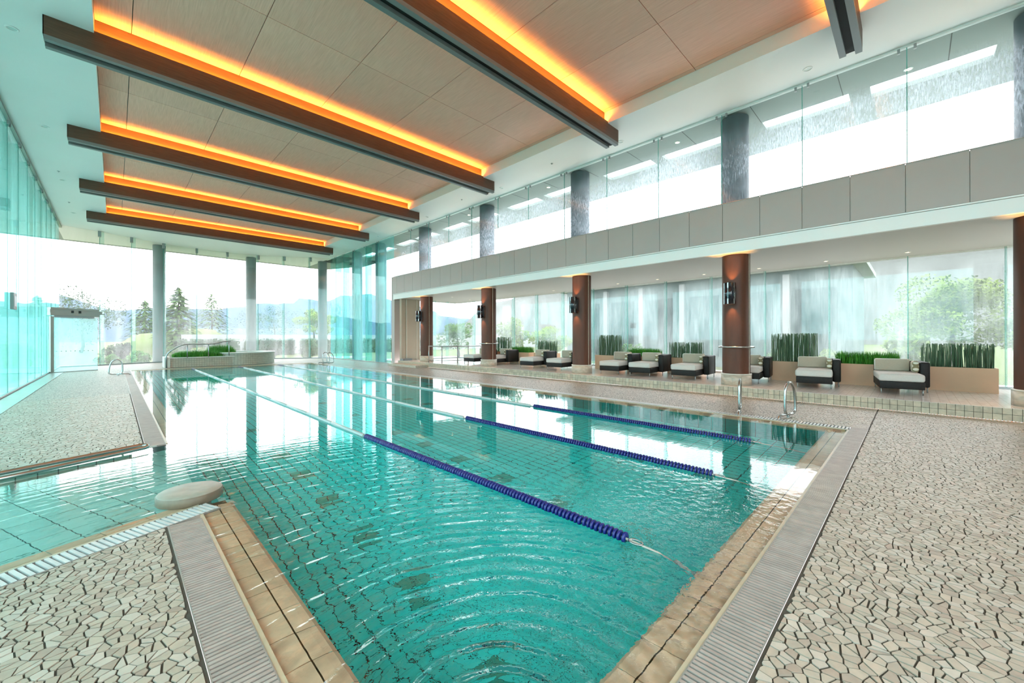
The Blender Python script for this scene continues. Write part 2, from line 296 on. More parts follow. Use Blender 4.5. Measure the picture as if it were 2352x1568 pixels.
def water_mat():
    m, nt = newmat('pool_water')
    out = N(nt, 'ShaderNodeOutputMaterial')
    g = N(nt, 'ShaderNodeBsdfGlass', IOR=1.333, Roughness=0.0); g.inputs['Color'].default_value = (0.97, 1.0, 1.0, 1); L(nt, g.outputs[0], out.inputs[0])
    geo = N(nt, 'ShaderNodeNewGeometry')
    def math2(op, a, b):
        n = N(nt, 'ShaderNodeMath', operation=op)
        for k, v in enumerate((a, b)):
            if isinstance(v, (int, float)): n.inputs[k].default_value = v
            elif v is not None: L(nt, v, n.inputs[k])
        return n.outputs[0]
    # rings spreading from the near corner of the pool, where the surface has been stirred
    wob = N(nt, 'ShaderNodeTexNoise', Scale=2.6, Detail=2.0); L(nt, geo.outputs['Position'], wob.inputs['Vector'])
    d = N(nt, 'ShaderNodeVectorMath', operation='DISTANCE'); L(nt, geo.outputs['Position'], d.inputs[0]); d.inputs[1].default_value = (1.0, 1.05, ZW)
    dist = d.outputs['Value']
    dw = math2('ADD', dist, math2('MULTIPLY', wob.outputs['Fac'], 0.10))
    w1 = math2('SINE', math2('MULTIPLY', dw, 2*math.pi/0.125), None)
    w2 = math2('SINE', math2('MULTIPLY', math2('ADD', dw, 0.03), 2*math.pi/0.073), None)
    decay = math2('POWER', 2.718, math2('MULTIPLY', dist, -0.80))
    sxyz = N(nt, 'ShaderNodeSeparateXYZ'); L(nt, geo.outputs['Position'], sxyz.inputs[0])
    lane = N(nt, 'ShaderNodeMapRange', interpolation_type='SMOOTHSTEP'); lane.inputs['From Min'].default_value = 2.45; lane.inputs['From Max'].default_value = 2.95; lane.inputs['To Min'].default_value = 1.0; lane.inputs['To Max'].default_value = 0.02
    L(nt, sxyz.outputs['X'], lane.inputs['Value'])
    decay = math2('MULTIPLY', decay, lane.outputs[0])
    ring = math2('MULTIPLY', math2('ADD', math2('MULTIPLY', w1, 0.0066), math2('MULTIPLY', w2, 0.0022)), decay)
    # small chop that calms down the length of the pool
    mp = N(nt, 'ShaderNodeMapping'); mp.inputs['Rotation'].default_value = (0, 0, rad(45)); mp.inputs['Scale'].default_value = (3.0, 8.0, 1); L(nt, geo.outputs['Position'], mp.inputs['Vector'])
    nz = N(nt, 'ShaderNodeTexNoise', Scale=1.0, Detail=3.0, Roughness=0.5); L(nt, mp.outputs[0], nz.inputs['Vector'])
    near = math2('MULTIPLY', math2('POWER', 2.718, math2('MULTIPLY', dist, -0.55)), lane.outputs[0])
    chop = math2('MULTIPLY', math2('SUBTRACT', nz.outputs['Fac'], 0.5), math2('ADD', math2('MULTIPLY', near, 0.012), 0.0007))
    d2 = N(nt, 'ShaderNodeVectorMath', operation='DISTANCE'); L(nt, geo.outputs['Position'], d2.inputs[0]); d2.inputs[1].default_value = (2.35, 0.95, ZW)
    n3 = N(nt, 'ShaderNodeTexNoise', Scale=13.0, Detail=3.0); L(nt, geo.outputs['Position'], n3.inputs['Vector'])
    splash = math2('MULTIPLY', math2('SUBTRACT', n3.outputs['Fac'], 0.5), math2('MULTIPLY', math2('POWER', 2.718, math2('MULTIPLY', d2.outputs['Value'], -1.9)), 0.080))
    h = math2('ADD', math2('ADD', ring, chop), splash)
    bp = N(nt, 'ShaderNodeBump', Distance=1.0, Strength=1.0); L(nt, h, bp.inputs['Height']); L(nt, bp.outputs[0], g.inputs['Normal'])
    return m
MT['water'] = water_mat()

# ------------------------------------------------------------------ mesh builder
class MB:
    def __init__(s): s.v = []; s.f = []; s.sm = []; s.mi = []
    def poly(s, pts, smooth=False, mi=0):
        b = len(s.v); s.v += [tuple(p) for p in pts]; s.f.append(tuple(range(b, b+len(pts)))); s.sm.append(smooth); s.mi.append(mi); return s
    def box(s, x0, x1, y0, y1, z0, z1, mi=0, rot=0.0, c=None):
        p = [(x0, y0, z0), (x1, y0, z0), (x1, y1, z0), (x0, y1, z0), (x0, y0, z1), (x1, y0, z1), (x1, y1, z1), (x0, y1, z1)]
        if rot:
            cx, cy_ = c or ((x0+x1)/2, (y0+y1)/2); ca, sa = math.cos(rot), math.sin(rot)
            p = [(cx+(x-cx)*ca-(y-cy_)*sa, cy_+(x-cx)*sa+(y-cy_)*ca, z) for x, y, z in p]
        b = len(s.v); s.v += p
        for f in ((0, 3, 2, 1), (4, 5, 6, 7), (0, 1, 5, 4), (1, 2, 6, 5), (2, 3, 7, 6), (3, 0, 4, 7)):
            s.f.append(tuple(b+i for i in f)); s.sm.append(False); s.mi.append(mi)
        return s
    def prism(s, pts, z0, z1, mi=0, bottom=True, smooth=False):
        n = len(pts); b = len(s.v)
        s.v += [(x, y, z0) for x, y in pts] + [(x, y, z1) for x, y in pts]
        s.f.append(tuple(b+n+i for i in range(n))); s.sm.append(False); s.mi.append(mi)
        if bottom: s.f.append(tuple(b+n-1-i for i in range(n))); s.sm.append(False); s.mi.append(mi)
        for i in range(n):
            j = (i+1) % n; s.f.append((b+i, b+j, b+n+j, b+n+i)); s.sm.append(smooth); s.mi.append(mi)
        return s
    def tube(s, path, r, n=8, closed=False, mi=0, caps=True):
        P = [Vector(p) for p in path]; m = len(P); rings = []
        up = None
        for i in range(m):
            a = P[i-1] if (i > 0 or closed) else P[i]; c = P[(i+1) % m] if (i < m-1 or closed) else P[i]
            t = (c-a).normalized()
            if up is None:
                up = Vector((0, 0, 1)) if abs(t.z) < 0.9 else Vector((1, 0, 0))
            side = t.cross(up)
            if side.length < 1e-4: side = t.orthogonal()
            side.normalize(); up = side.cross(t).normalized()
            rr = r[i] if isinstance(r, (list, tuple)) else r
            b = len(s.v)
            s.v += [tuple(P[i] + side*math.cos(k*2*math.pi/n)*rr + up*math.sin(k*2*math.pi/n)*rr) for k in range(n)]
            rings.append(b)
        segs = m if closed else m-1
        for i in range(segs):
            a, c = rings[i], rings[(i+1) % m]
            for k in range(n):
                k2 = (k+1) % n; s.f.append((a+k, a+k2, c+k2, c+k)); s.sm.append(True); s.mi.append(mi)
        if caps and not closed:
            s.f.append(tuple(rings[0]+n-1-k for k in range(n))); s.sm.append(False); s.mi.append(mi)
            s.f.append(tuple(rings[-1]+k for k in range(n))); s.sm.append(False); s.mi.append(mi)
        return s
    def lathe(s, prof, cx, cy_, n=24, a0=0.0, a1=2*math.pi, mi=0, sharp=False):
        full = abs(a1-a0-2*math.pi) < 1e-6; cols = n if full else n+1; b = len(s.v)
        for r, z in prof:
            s.v += [(cx+r*math.cos(a0+(a1-a0)*k/n), cy_+r*math.sin(a0+(a1-a0)*k/n), z) for k in range(cols)]
        for i in range(len(prof)-1):
            for k in range(n):
                k2 = (k+1) % cols
                flat = abs(prof[i][1]-prof[i+1][1]) < 1e-6
                s.f.append((b+i*cols+k, b+i*cols+k2, b+(i+1)*cols+k2, b+(i+1)*cols+k)); s.sm.append(not flat); s.mi.append(mi)
        return s
    def mesh(s, name, mats):
        me = bpy.data.meshes.new(name); me.from_pydata(s.v, [], s.f)
        for m in (mats if isinstance(mats, (list, tuple)) else [mats]): me.materials.append(m)
        me.polygons.foreach_set('use_smooth', s.sm); me.polygons.foreach_set('material_index', s.mi); me.update()
        return me
    def build(s, name, mats, parent=None, kind=None, label=None):
        return put(name, s.mesh(name, mats), parent, kind, label)
def put(name, me, parent=None, kind=None, label=None, loc=None, rz=None):
    o = bpy.data.objects.new(name, me); COL.objects.link(o)
    if parent: o.parent = parent
    if kind: o['kind'] = kind
    if label: o['label'] = label
    if loc: o.location = loc
    if rz is not None: o.rotation_euler = (0, 0, rz)
    return o
def tag(o, label, cat, group=None):
    o['label'] = label; o['category'] = cat
    if group: o['group'] = group
    return o
def thing(name, label, cat, loc=(0, 0, 0), rz=0.0, group=None):
    o = bpy.data.objects.new(name, None); COL.objects.link(o); o.location = loc; o.rotation_euler = (0, 0, rz); o.empty_display_size = 0.1
    return tag(o, label, cat, group)
def copy_tree(o, parent=None):
    c = o.copy(); COL.objects.link(c)
    if parent: c.parent = parent
    for ch in list(o.children): copy_tree(ch, c)
    return c
def rounded_box(name, x0, x1, y0, y1, z0, z1, r, mats, seg=3, parent=None, puff=0.0):
    bm = bmesh.new(); bmesh.ops.create_cube(bm, size=1.0)
    for v in bm.verts: v.co = Vector(((x0+x1)/2+v.co.x*(x1-x0), (y0+y1)/2+v.co.y*(y1-y0), (z0+z1)/2+v.co.z*(z1-z0)))
    bmesh.ops.bevel(bm, geom=bm.edges[:], offset=r, segments=seg, profile=0.5, affect='EDGES')
    me = bpy.data.meshes.new(name); 
    for f in bm.faces: f.smooth = True
    bm.to_mesh(me); bm.free()
    for m in (mats if isinstance(mats, (list, tuple)) else [mats]): me.materials.append(m)
    return put(name, me, parent)
def ray_x(px, y):
    v = Fv+R2*((px-1176)/FPX); return v.x*y/v.y
ORD = ['first', 'second', 'third', 'fourth', 'fifth', 'sixth', 'seventh', 'eighth', 'ninth', 'tenth', 'eleventh', 'twelfth', 'thirteenth', 'fourteenth', 'fifteenth', 'sixteenth', 'seventeenth', 'eighteenth', 'nineteenth', 'twentieth']

# ================================================================== STRUCTURE
# ---- deck slab (grout bed; z just under the stones), cut round the pool and the side channel
fl = MB()
def quad(x0, x1, y0, y1, z=-0.006, mi=1): fl.poly([(x0, y0, z), (x1, y0, z), (x1, y1, z), (x0, y1, z)], mi=mi)
gL, gR, gN = PX0-0.02-GW, PX1+0.02+GW, PY0-0.02-GW     # outer edges of the gutters
quad(-0.2, XS, -1.6, gN, mi=0)                         # near end, under real stones
quad(gR, XS, gN, 1.6, mi=0)
quad(XL, XS, YB, -1.6); quad(XL, -0.2, -1.6, 0.4); quad(gR, XS, 1.6, 30.0)
quad(-0.2, gL, gN, 0.4, mi=0)
quad(PX0, gR, PY1+0.12, 25.2); quad(XL, gR, 25.2, 31.3); quad(XS, XW, 18.0, 29.0)
cg = (GW+0.03)/math.cos(math.atan(CH))                 # gutter depth measured along y
fl.poly([(XL, 0.4, -0.006), (gL, 0.4, -0.006), (gL, ch_near(gL)-cg, -0.006), (XL, ch_near(XL)-cg, -0.006)], mi=0)
fl.poly([(XL, ch_far(XL)+cg*0.8, -0.006), (gL, ch_far(gL)+cg*0.8, -0.006), (gL, 14.0, -0.006), (XL, 14.0, -0.006)], mi=0)
quad(XL, gL, 14.0, 25.2)
quad(gL, PX0, PY1, 25.2)
floor = fl.build('floor', [MT['grout'], MT['paving']], kind='structure', label='broken-stone pool deck')

# ---- broken-stone paving: every piece a polygon of its own, joints open
def clip(poly, nx, ny, d):
    out = []; n = len(poly)
    for i in range(n):
        a = poly[i]; b = poly[(i+1) % n]; da = a[0]*nx+a[1]*ny-d; db = b[0]*nx+b[1]*ny-d
        if da <= 0: out.append(a)
        if (da < 0 < db) or (db < 0 < da):
            t = da/(da-db); out.append((a[0]+(b[0]-a[0])*t, a[1]+(b[1]-a[1])*t))
    return out
def stones(region, spacing, gap):
    """irregular polygons filling a convex region"""
    xs = [p[0] for p in region]; ys = [p[1] for p in region]; x0, x1, y0, y1 = min(xs)-.1, max(xs)+.1, min(ys)-.1, max(ys)+.1
    nx, ny = int((x1-x0)/spacing)+1, int((y1-y0)/spacing)+1; cells = {}
    for i in range(nx):
        for j in range(ny):
            cells[i, j] = (x0+(i+0.5+random.uniform(-.62, .62))*spacing, y0+(j+0.5+random.uniform(-.62, .62))*spacing)
    edges = []
    m = len(region)
    for k in range(m):
        a, b = region[k], region[(k+1) % m]; ex, ey = b[0]-a[0], b[1]-a[1]; l = math.hypot(ex, ey); edges.append((ey/l, -ex/l, (ey*a[0]-ex*a[1])/l))
    out = []
    for (i, j), (px, py) in cells.items():
        if any(px*e[0]+py*e[1] > e[2]+spacing*0.5 for e in edges): continue
        s = spacing*1.5; poly = [(px-s, py-s), (px+s, py-s), (px+s, py+s), (px-s, py+s)]
        nb = [cells[a, b] for a in range(i-3, i+4) for b in range(j-3, j+4) if (a, b) in cells and (a, b) != (i, j)]
        nb.sort(key=lambda q: (q[0]-px)**2+(q[1]-py)**2)
        g = gap*random.uniform(.55, 1.5)
        for qx, qy in nb:
            dx, dy = qx-px, qy-py; l = math.hypot(dx, dy)
            if l < 1e-4: continue
            if l*0.5 > 1.5*max(math.hypot(v[0]-px, v[1]-py) for v in poly): break
            dx /= l; dy /= l; poly = clip(poly, dx, dy, px*dx+py*dy+l/2-g/2)
            if len(poly) < 3: break
        for e in edges:
            if len(poly) < 3: break
            poly = clip(poly, e[0], e[1], e[2]-gap/2)
        if len(poly) < 3: continue
        # drop slivers and near-double corners
        q = [p for k, p in enumerate(poly) if math.hypot(p[0]-poly[k-1][0], p[1]-poly[k-1][1]) > 0.005]
        if len(q) < 3: continue
        ar = 0.5*sum(q[k-1][0]*q[k][1]-q[k][0]*q[k-1][1] for k in range(len(q)))
        if ar < 0.00025: continue
        out.append(q)
    return out
SP = 0.049
allst = stones([(0.30, -1.6), (XS-0.06, -1.6), (XS-0.06, gN-0.012), (0.30, gN-0.012)], SP, 0.0072)
allst += stones([(gR+0.012, gN), (XS-0.06, gN), (XS-0.06, 1.6), (gR+0.012, 1.6)], SP, 0.0072)
allst += stones([(-1.2, 0.4), (gL-0.012, 0.4), (gL-0.012, ch_near(gL)-cg-0.012), (-1.2, ch_near(-1.2)-cg-0.012)], SP, 0.0072)
allst += stones([(-1.85, ch_far(-1.85)+cg*0.8+.01), (gL-0.012, ch_far(gL)+cg*0.8+.01), (gL-0.012, 14.0), (-1.85, 14.0)], 0.060, 0.0085)
def cen(q): return sum(p[0] for p in q)/len(q), sum(p[1] for p in q)/len(q)
def seen(x, y, z=0.0):
    v = Vector((x, y, z-CAMH)); d = v.dot(Fv)
    if d < 0.3: return False
    u, w = 1176+FPX*v.dot(R2)/d, CYP-FPX*v.dot(U2)/d
    return -20 < u < 2372 and -20 < w < 1590
vis = []
for k, q in enumerate(allst):
    c = cen(q)
    if seen(*c):
        ar = abs(0.5*sum(q[i-1][0]*q[i][1]-q[i][0]*q[i-1][1] for i in range(len(q)))); dd = c[0]**2+c[1]**2+CAMH**2
        vis.append((ar/dd**1.5, k))
vis.sort(reverse=True); top = {k for _, k in vis[:295]}
rest = MB(); rest.sm
for k, q in enumerate(allst):
    zt = random.uniform(-0.0012, 0.0012); mi = random.choices((0, 1, 2), (6, 3, 1.3))[0]
    if k in top:
        c = cen(q); b = MB(); b.prism([(p[0]-c[0], p[1]-c[1]) for p in q], -0.007, 0, bottom=False)
        put('paving_stone', b.mesh('paving_stone', MT[('stone', 'stone2', 'stone3')[mi]]), floor, loc=(c[0], c[1], zt))
    else: rest.prism(q, -0.007, zt, mi, bottom=False)
rest.build('paving_stones', [MT['stone'], MT['stone2'], MT['stone3']], floor, kind='stuff')

# ---- pool shell: floor with tiles, walls, coping
def water_outline():
    return [(PX0, PY0), (PX1, PY0), (PX1, PY1), (PX0, PY1), (PX0, ch_far(PX0)), (XL, ch_far(XL)), (XL, ch_near(XL)), (PX0, ch_near(PX0))]
CI = 0.235     # the coping reaches this far into the pool
ix0, ix1, iy0, iy1 = PX0+CI-0.02, PX1-CI+0.02, PY0+CI-0.02, PY1-CI+0.02
pf = MB(); pf.box(PX0-0.1, PX1+0.1, PY0-0.1, PY1+0.1, ZF-0.1, ZF-0.008)
pool_floor = pf.build('floor_pool', MT['pool_grout'], kind='structure', label='teal tiled pool floor')
TW, TL, TG = 0.116, 0.232, 0.010
tile = MB()
hx, hy = (TW-TG)/2, (TL-TG)/2
tile.box(-hx, hx, -hy, hy, -0.008, 0.0)
tile_me = tile.mesh('pool_tile', MT['pool_tile']); tile_dark = tile.mesh('pool_tile_dark', MT['pool_tile_dark'])
tl = []
for i in range(int((ix1-ix0)/TW)+2):
    for j in range(int((iy1-iy0)/TL)+2):
        tl.append((ix0-0.03+(i+0.5)*TW, iy0-0.05+(j+0.5)*TL, i, j))
tl.sort(key=lambda t: math.hypot(t[0]-1.0, t[1]-1.2) if (t[0] > 0.80 and t[1] > 1.05) else 50+t[1])
rt = MB(); rd = MB()
# square inlets in a darker tile, two tiles wide
dark = {(i, j) for i0 in (8, 24, 40, 56) for i in (i0, i0+1) for j in range(4, 100, 4)}
for k, (x, y, i, j) in enumerate(tl):
    dk = (i, j) in dark
    if k < 295: put('pool_tile', tile_dark if dk else tile_me, pool_floor, loc=(x, y, ZF+random.uniform(-.001, .001)))
    else:
        b = rd if dk else rt
        b.poly([(x-hx, y-hy, ZF), (x+hx, y-hy, ZF), (x+hx, y+hy, ZF), (x-hx, y+hy, ZF)])
        for (ax, ay), (bx, by) in (((x-hx, y-hy), (x+hx, y-hy)), ((x+hx, y+hy), (x-hx, y+hy))):
            b.poly([(ax, ay, ZF-0.008), (bx, by, ZF-0.008), (bx, by, ZF), (ax, ay, ZF)])
rt.build('pool_tiles', MT['pool_tile'], pool_floor, kind='stuff'); rd.build('dark_inlet_tiles', MT['pool_tile_dark'], pool_floor, kind='stuff')
pw = MB()
pw.box(ix0-0.12, ix0, iy0-0.12, ch_near(PX0), ZF-0.05, -0.14); pw.box(ix0-0.12, ix0, ch_far(PX0), iy1, ZF-0.05, -0.14)
pw.box(ix0-0.12, ix0, ch_near(PX0), ch_far(PX0), ZF-0.05, -0.55)
pw.box(ix1, ix1+0.12, iy0-0.12, iy1+0.12, ZF-0.05, -0.14); pw.box(ix0-0.12, ix1+0.12, iy0-0.12, iy0, ZF-0.05, -0.14); pw.box(ix0-0.12, ix1+0.12, iy1, iy1+0.12, ZF-0.05, -0.14)
pw.build('wall_pool', MT['pool_wall'], kind='structure', label='teal tiled pool wall')
# side channel floor
cf = MB(); cf.poly([(XL, ch_near(XL)-.1, -0.565), (PX0+CI, ch_near(PX0+CI)-.1, -0.565), (PX0+CI, ch_far(PX0+CI)+.1, -0.565), (XL, ch_far(XL)+.1, -0.565)])
chan_floor = cf.build('floor_channel', MT['pool_grout'], kind='structure', label='shallow side channel floor')
ct = MB(); ca = math.atan(CH); ux, uy = math.cos(ca), math.sin(ca)
ctile = MB(); ctile.box(-0.112, 0.112, -0.112, 0.112, -0.008, 0); ct_me = ctile.mesh('channel_tile', MT['channel_tile'])
for i in range(-11, 7):
    for j in range(12):
        s_, t_ = (i+0.5)*0.232, 0.0+(j+0.5)*0.232
        x = PX0+s_*ux-t_*uy; y = ch_near(PX0)+s_*uy+t_*ux
        if XL+0.1 < x < PX0+CI-0.02 and (x < PX0-0.1 or y > ch_near(x)+0.2): put('channel_tile', ct_me, chan_floor, loc=(x, y, -0.555), rz=ca)
cw = MB()
for fy, off in ((ch_near, -0.12), (ch_far, 0.0)):
    cw.prism([(XL, fy(XL)+off), (0.15, fy(0.15)+off), (0.15, fy(0.15)+off+.12), (XL, fy(XL)+off+.12)], -0.6, -0.04)
cw.build('wall_channel', grid_mat('channel_wall_tile', rgb(0.36, 0.55, 0.45), rgb(0.05, 0.06, 0.05), 0.2, 0.3, 0.012), kind='structure', label='pale green tiled channel wall')
# coping
cop = MB()
def ring(x0, x1, y0, y1, w, z0, z1, b, gap=None):
    b.box(x0, x1, y0, y0+w, z0, z1); b.box(x0, x1, y1-w, y1, z0, z1); b.box(x1-w, x1, y0+w, y1-w, z0, z1)
    b.box(x0, x0+w, y0+w, ch_near(PX0), z0, z1); b.box(x0, x0+w, ch_far(PX0), y1-w, z0, z1)
ring(PX0-0.02, PX1+0.02, PY0-0.02, PY1+0.02, CI-0.03, -0.16, -0.044, cop)
coping = cop.build('trim_1', MT['coping_grout'], kind='structure', label='tan tiled pool edge under the water')
nb_ = MB()
def nose(b, x0, x1, y0, y1): b.box(x0, x1, y0, y1, -0.045, -0.004)
nose(nb_, PX0-0.02, PX1+0.02, PY0-0.02, PY0); nose(nb_, PX0-0.02, PX1+0.02, PY1, PY1+0.02); nose(nb_, PX1, PX1+0.02, PY0, PY1)
nose(nb_, PX0-0.02, PX0, PY0, ch_near(PX0)-0.03); nose(nb_, PX0-0.02, PX0, ch_far(PX0)+0.03, PY1)
nb_.build('nosing', MT['nosing'], coping, label='pale stone lip along the water line')
CP = 0.2305
flat = MB().box(-0.108/2, 0.108/2, -CP/2+0.003, CP/2-0.003, -0.012, 0.0).mesh('coping_tile', MT['coping'])
bn = MB()      # bullnose tile curving down into the water
prof = [(-0.052, -0.004), (0.0, -0.008), (0.035, -0.016), (0.055, -0.034), (0.060, -0.075), (0.060, -0.12)]
for (a, za), (c, zc_) in zip(prof[:-1], prof[1:]):
    bn.poly([(a, -CP/2+0.0015, za), (a, CP/2-0.0015, za), (c, CP/2-0.0015, zc_), (c, -CP/2+0.0015, zc_)][::-1], smooth=True)
bn_me = bn.mesh('bullnose_tile', MT['coping'])
farc = MB()
def lay(px, py, ang, far):
    """one coping tile and its bullnose; local +x points into the pool"""
    ca_, sa_ = math.cos(ang), math.sin(ang)
    for off, me, nm in ((0.056, flat, 'coping_tile'), (0.170, bn_me, 'bullnose_tile')):
        x, y = px+ca_*off, py+sa_*off
        if not far: put(nm, me, coping, loc=(x, y, -0.030), rz=ang)
        else:
            for p in me.polygons:
                pts = [me.vertices[v].co for v in p.vertices]
                farc.poly([(x+c.x*ca_-c.y*sa_, y+c.x*sa_+c.y*ca_, c.z-0.030) for c in pts], smooth=p.use_smooth)
k = 0
while PY0+(k+0.5)*CP < PY1-0.1:
    y = PY0+0.02+(k+0.5)*CP
    if y > PY0+0.1 and not (ch_near(PX0)-0.1 < y < ch_far(PX0)+0.1): lay(PX0, y, 0.0, y > 9)
    if y > PY0+0.1: lay(PX1, y, math.pi, y > 5)
    k += 1
k = 0
while PX0+(k+0.5)*CP < PX1:
    x = PX0+0.12+(k+0.5)*CP
    if x < PX1-0.1: lay(x, PY0, math.pi/2, False); lay(x, PY1, -math.pi/2, True)
    k += 1
farc.build('coping_tiles', MT['coping'], coping, kind='stuff')
# channel edge tiles, just under the surface
for i in range(9):
    s_ = -(i+0.6)*0.27; x = PX0+s_*ux; y = ch_near(PX0)+s_*uy
    b = MB().box(-0.132, 0.132, 0.0, 0.15, -0.02, 0.0); put('edge_tile', b.mesh('edge_tile', MT['coping']), coping, loc=(x, y, -0.035), rz=ca)
cn = MB(); 
cn.prism([(XL, ch_near(XL)-0.03), (PX0, ch_near(PX0)-0.03), (PX0, ch_near(PX0)+.0), (XL, ch_near(XL)+.0)], -0.045, -0.004)
cn.build('channel_nosing', MT['nosing'], coping)
cn = MB()
cn.prism([(XL, ch_far(XL)), (PX0-0.03, ch_far(PX0)), (PX0-0.03, ch_far(PX0)+.09), (XL, ch_far(XL)+.09)], -0.045, -0.002)
cn.build('channel_nosing', MT['tub_cap'], coping, label='pale stone edge of the far channel bank')

# ---- water, one sheet
wm = MB(); 
NX, NY = 24, 70
xs = [PX0+(PX1-PX0)*i/NX for i in range(NX+1)]; ysl = [PY0+(PY1-PY0)*j/NY for j in range(NY+1)]
wm.poly([(x, y, ZW) for x, y in [(PX0, PY0), (PX1, PY0), (PX1, PY1), (PX0, PY1)]])
wm.poly([(x, y, ZW) for x, y in [(XL, ch_near(XL)), (PX0, ch_near(PX0)), (PX0, ch_far(PX0)), (XL, ch_far(XL))]])
wm.build('water', MT['water'], kind='structure', label='clear teal pool water with rings of ripples')

# ---- lounge platform with its tiled step
pl = MB(); pl.box(XS+0.012, XG+0.2, YB, YE+0.1, -0.05, ZP)
plat = pl.build('floor_lounge', [MT['lounge_tile']], kind='structure', label='raised tiled lounge floor')
RT = 0.105
rtile = MB().box(-0.012, 0.0, -RT/2+0.003, RT/2-0.003, -RT/2+0.003, RT/2-0.003).mesh('riser_tile', MT['riser'])
rback = MB().box(XS+0.006, XS+0.014, YB, YE, 0, ZP-0.004).build('step_grout', MT['grout'], plat)
rfar = MB(); cnt = 0; k = 0
while -2.0+k*RT < YE:
    y = -2.0+(k+0.5)*RT
    for r_ in range(2):
        z = RT*(r_+0.5)
        if y > -1.6 and cnt < 292: put('riser_tile', rtile, plat, loc=(XS+0.008, y, z)); cnt += 1
        else: rfar.box(XS-0.004, XS+0.008, y-RT/2+.003, y+RT/2-.003, z-RT/2+.003, z+RT/2-.003)
    k += 1
rfar.build('riser_tiles', MT['riser'], plat, kind='stuff')

# ---- ceiling: white soffit frame round the wood-panelled recess
RX0, RX1, RY0, RY1 = -0.26, 8.93, -4.2, 25.18
c = MB()
c.box(XL-0.1, RX0, YB, 33.0, ZC, ZC+0.5); c.box(RX1, XW, YB, 33.0, ZC, ZC+0.5); c.box(RX0, RX1, RY1, 33.0, ZC, ZC+0.5); c.box(RX0, RX1, YB, RY0, ZC, ZC+0.5)
c.box(RX0, RX1, RY0, RY1, ZREC+0.03, ZREC+0.2, mi=1)
ceiling = c.build('ceiling', [MT['white'], MT['groove']], kind='structure', label='white soffit with wood-panelled recesses')
BY = [0.62+4.86*k for k in range(6)]; BW = 0.31
UPY = (0.10, 0.21)           # the narrow upper board of a beam
xj = [RX0]+[0.23+1.715*k for k in range(6)]+[RX1]
edges_y = [RY0]+[b for y in BY for b in (y+UPY[0], y+UPY[1])]
pj = 0.012
for bi in range(0, len(edges_y), 2):
    y0 = edges_y[bi]; y1 = edges_y[bi+1] if bi+1 < len(edges_y) else RY1
    if y1-y0 < 0.3: ymid = [y0, y1]
    else: ymid = [y0, y0+(y1-y0)*0.52, y1]
    for a, b in zip(ymid[:-1], ymid[1:]):
        for xa, xb in zip(xj[:-1], xj[1:]):
            m_ = MB(); w_, d_ = (xb-xa)/2-pj/2, (b-a)/2-pj/2; m_.box(-w_, w_, -d_, d_, 0, 0.028)
            put('wood_panel', m_.mesh('wood_panel', MT['wood']), ceiling, loc=((xa+xb)/2, (a+b)/2, ZREC))
# ---- the six beams
def beam(i, y):
    label = ['dark beam hung over the near edge of the pool, grey slotted underside', 'dark hung ceiling beam, second after the one over the near pool edge',
             'long dark hung ceiling beam with amber cove, third from the near pool edge', 'dark hung ceiling beam with amber cove, fourth from the near pool edge',
             'dark hung ceiling beam, next to last before the far glass wall', 'dark hung ceiling beam closing the wood recess, last before far glass wall'][i]
    t = thing('ceiling_beam', label, 'beam', (4.3, y, 6.45), 0, 'hung beams across the pool ceiling')
    x0, x1 = -0.86-4.3, 9.44-4.3
    b = MB(); b.box(x0, x1, 0.006, BW-0.006, 0.10, 0.42); b.box(x0, x0+0.012, 0.0, BW, 0.095, 0.42); b.box(x0, x1, 0.0, 0.02, 0.095, 0.46); b.box(x0, x1, BW-0.02, BW, 0.095, 0.46)
    b.build('beam_box', MT['beam'], t)
    MB().box(x0+0.01, x1-0.01, 0.0, 0.095, 0.02, 0.095).build('flange', MT['flange'], t)
    MB().box(x0+0.01, x1-0.10, 0.215, BW, 0.0, 0.10).build('flange', MT['flange'], t)
    MB().box(x0+0.02, x1-0.04, 0.09, 0.22, 0.07, 0.105).build('slot', MT['slot'], t)
    MB().box(RX0-4.3, RX1-4.3-0.002, UPY[0], UPY[1], 0.42, ZREC-6.45+0.026).build('upper_board', MT['beam_upper'], t)
    for q in (0.03, BW-0.07):
        MB().box(RX0-4.3+0.05, RX1-4.3-0.05, q, q+0.04, 0.425, 0.435).build('led_strip', MT['led'], t)
for i, y in enumerate(BY): beam(i, y)

# ---- right side: fascia over the lounge, lounge roof and ceiling, clerestory
ZB, ZT = 4.65, 3.74
fa = MB(); fa.box(XW+0.02, XG+0.35, YB, 19.6, ZLC+0.02, ZB-0.01); fa.box(XW+0.02, XW+0.35, 19.5, 19.82, 0, ZB)
wall_r = fa.build('wall_right', [MT['fascia']], kind='structure', label='grey panelled fascia over the lounge')
FP = 0.7975
k = -6
while 0.09+k*FP < 19.4:
    y0 = 0.09+k*FP; y1 = min(y0+FP, 19.6)
    b = MB(); b.box(-0.02, 0.0, -(y1-y0)/2+0.005, (y1-y0)/2-0.005, ZT, ZB)
    put('fascia_panel', b.mesh('fascia_panel', MT['fascia']), wall_r, loc=(XW+0.018, (y0+y1)/2, 0)); k += 1
MB().box(XW-0.015, XW+0.03, YB, 19.6, ZT-0.035, ZT-0.008).build('trim_2', MT['white'], kind='structure', label='pale metal strip under the fascia panels')
MB().box(XW+0.005, XW+0.10, YB, 19.6, ZLC, ZT-0.045).build('trim_3', MT['white'], kind='structure', label='white lower band of the fascia')
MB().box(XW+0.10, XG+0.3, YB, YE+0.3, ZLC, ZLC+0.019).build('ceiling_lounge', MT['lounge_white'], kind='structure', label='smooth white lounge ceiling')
MB().box(XW-0.02, XW+0.06, YB, 29, ZC-0.04, ZC-0.002).build('trim_4', MT['white'], kind='structure', label='slim trim where soffit meets clerestory glass')
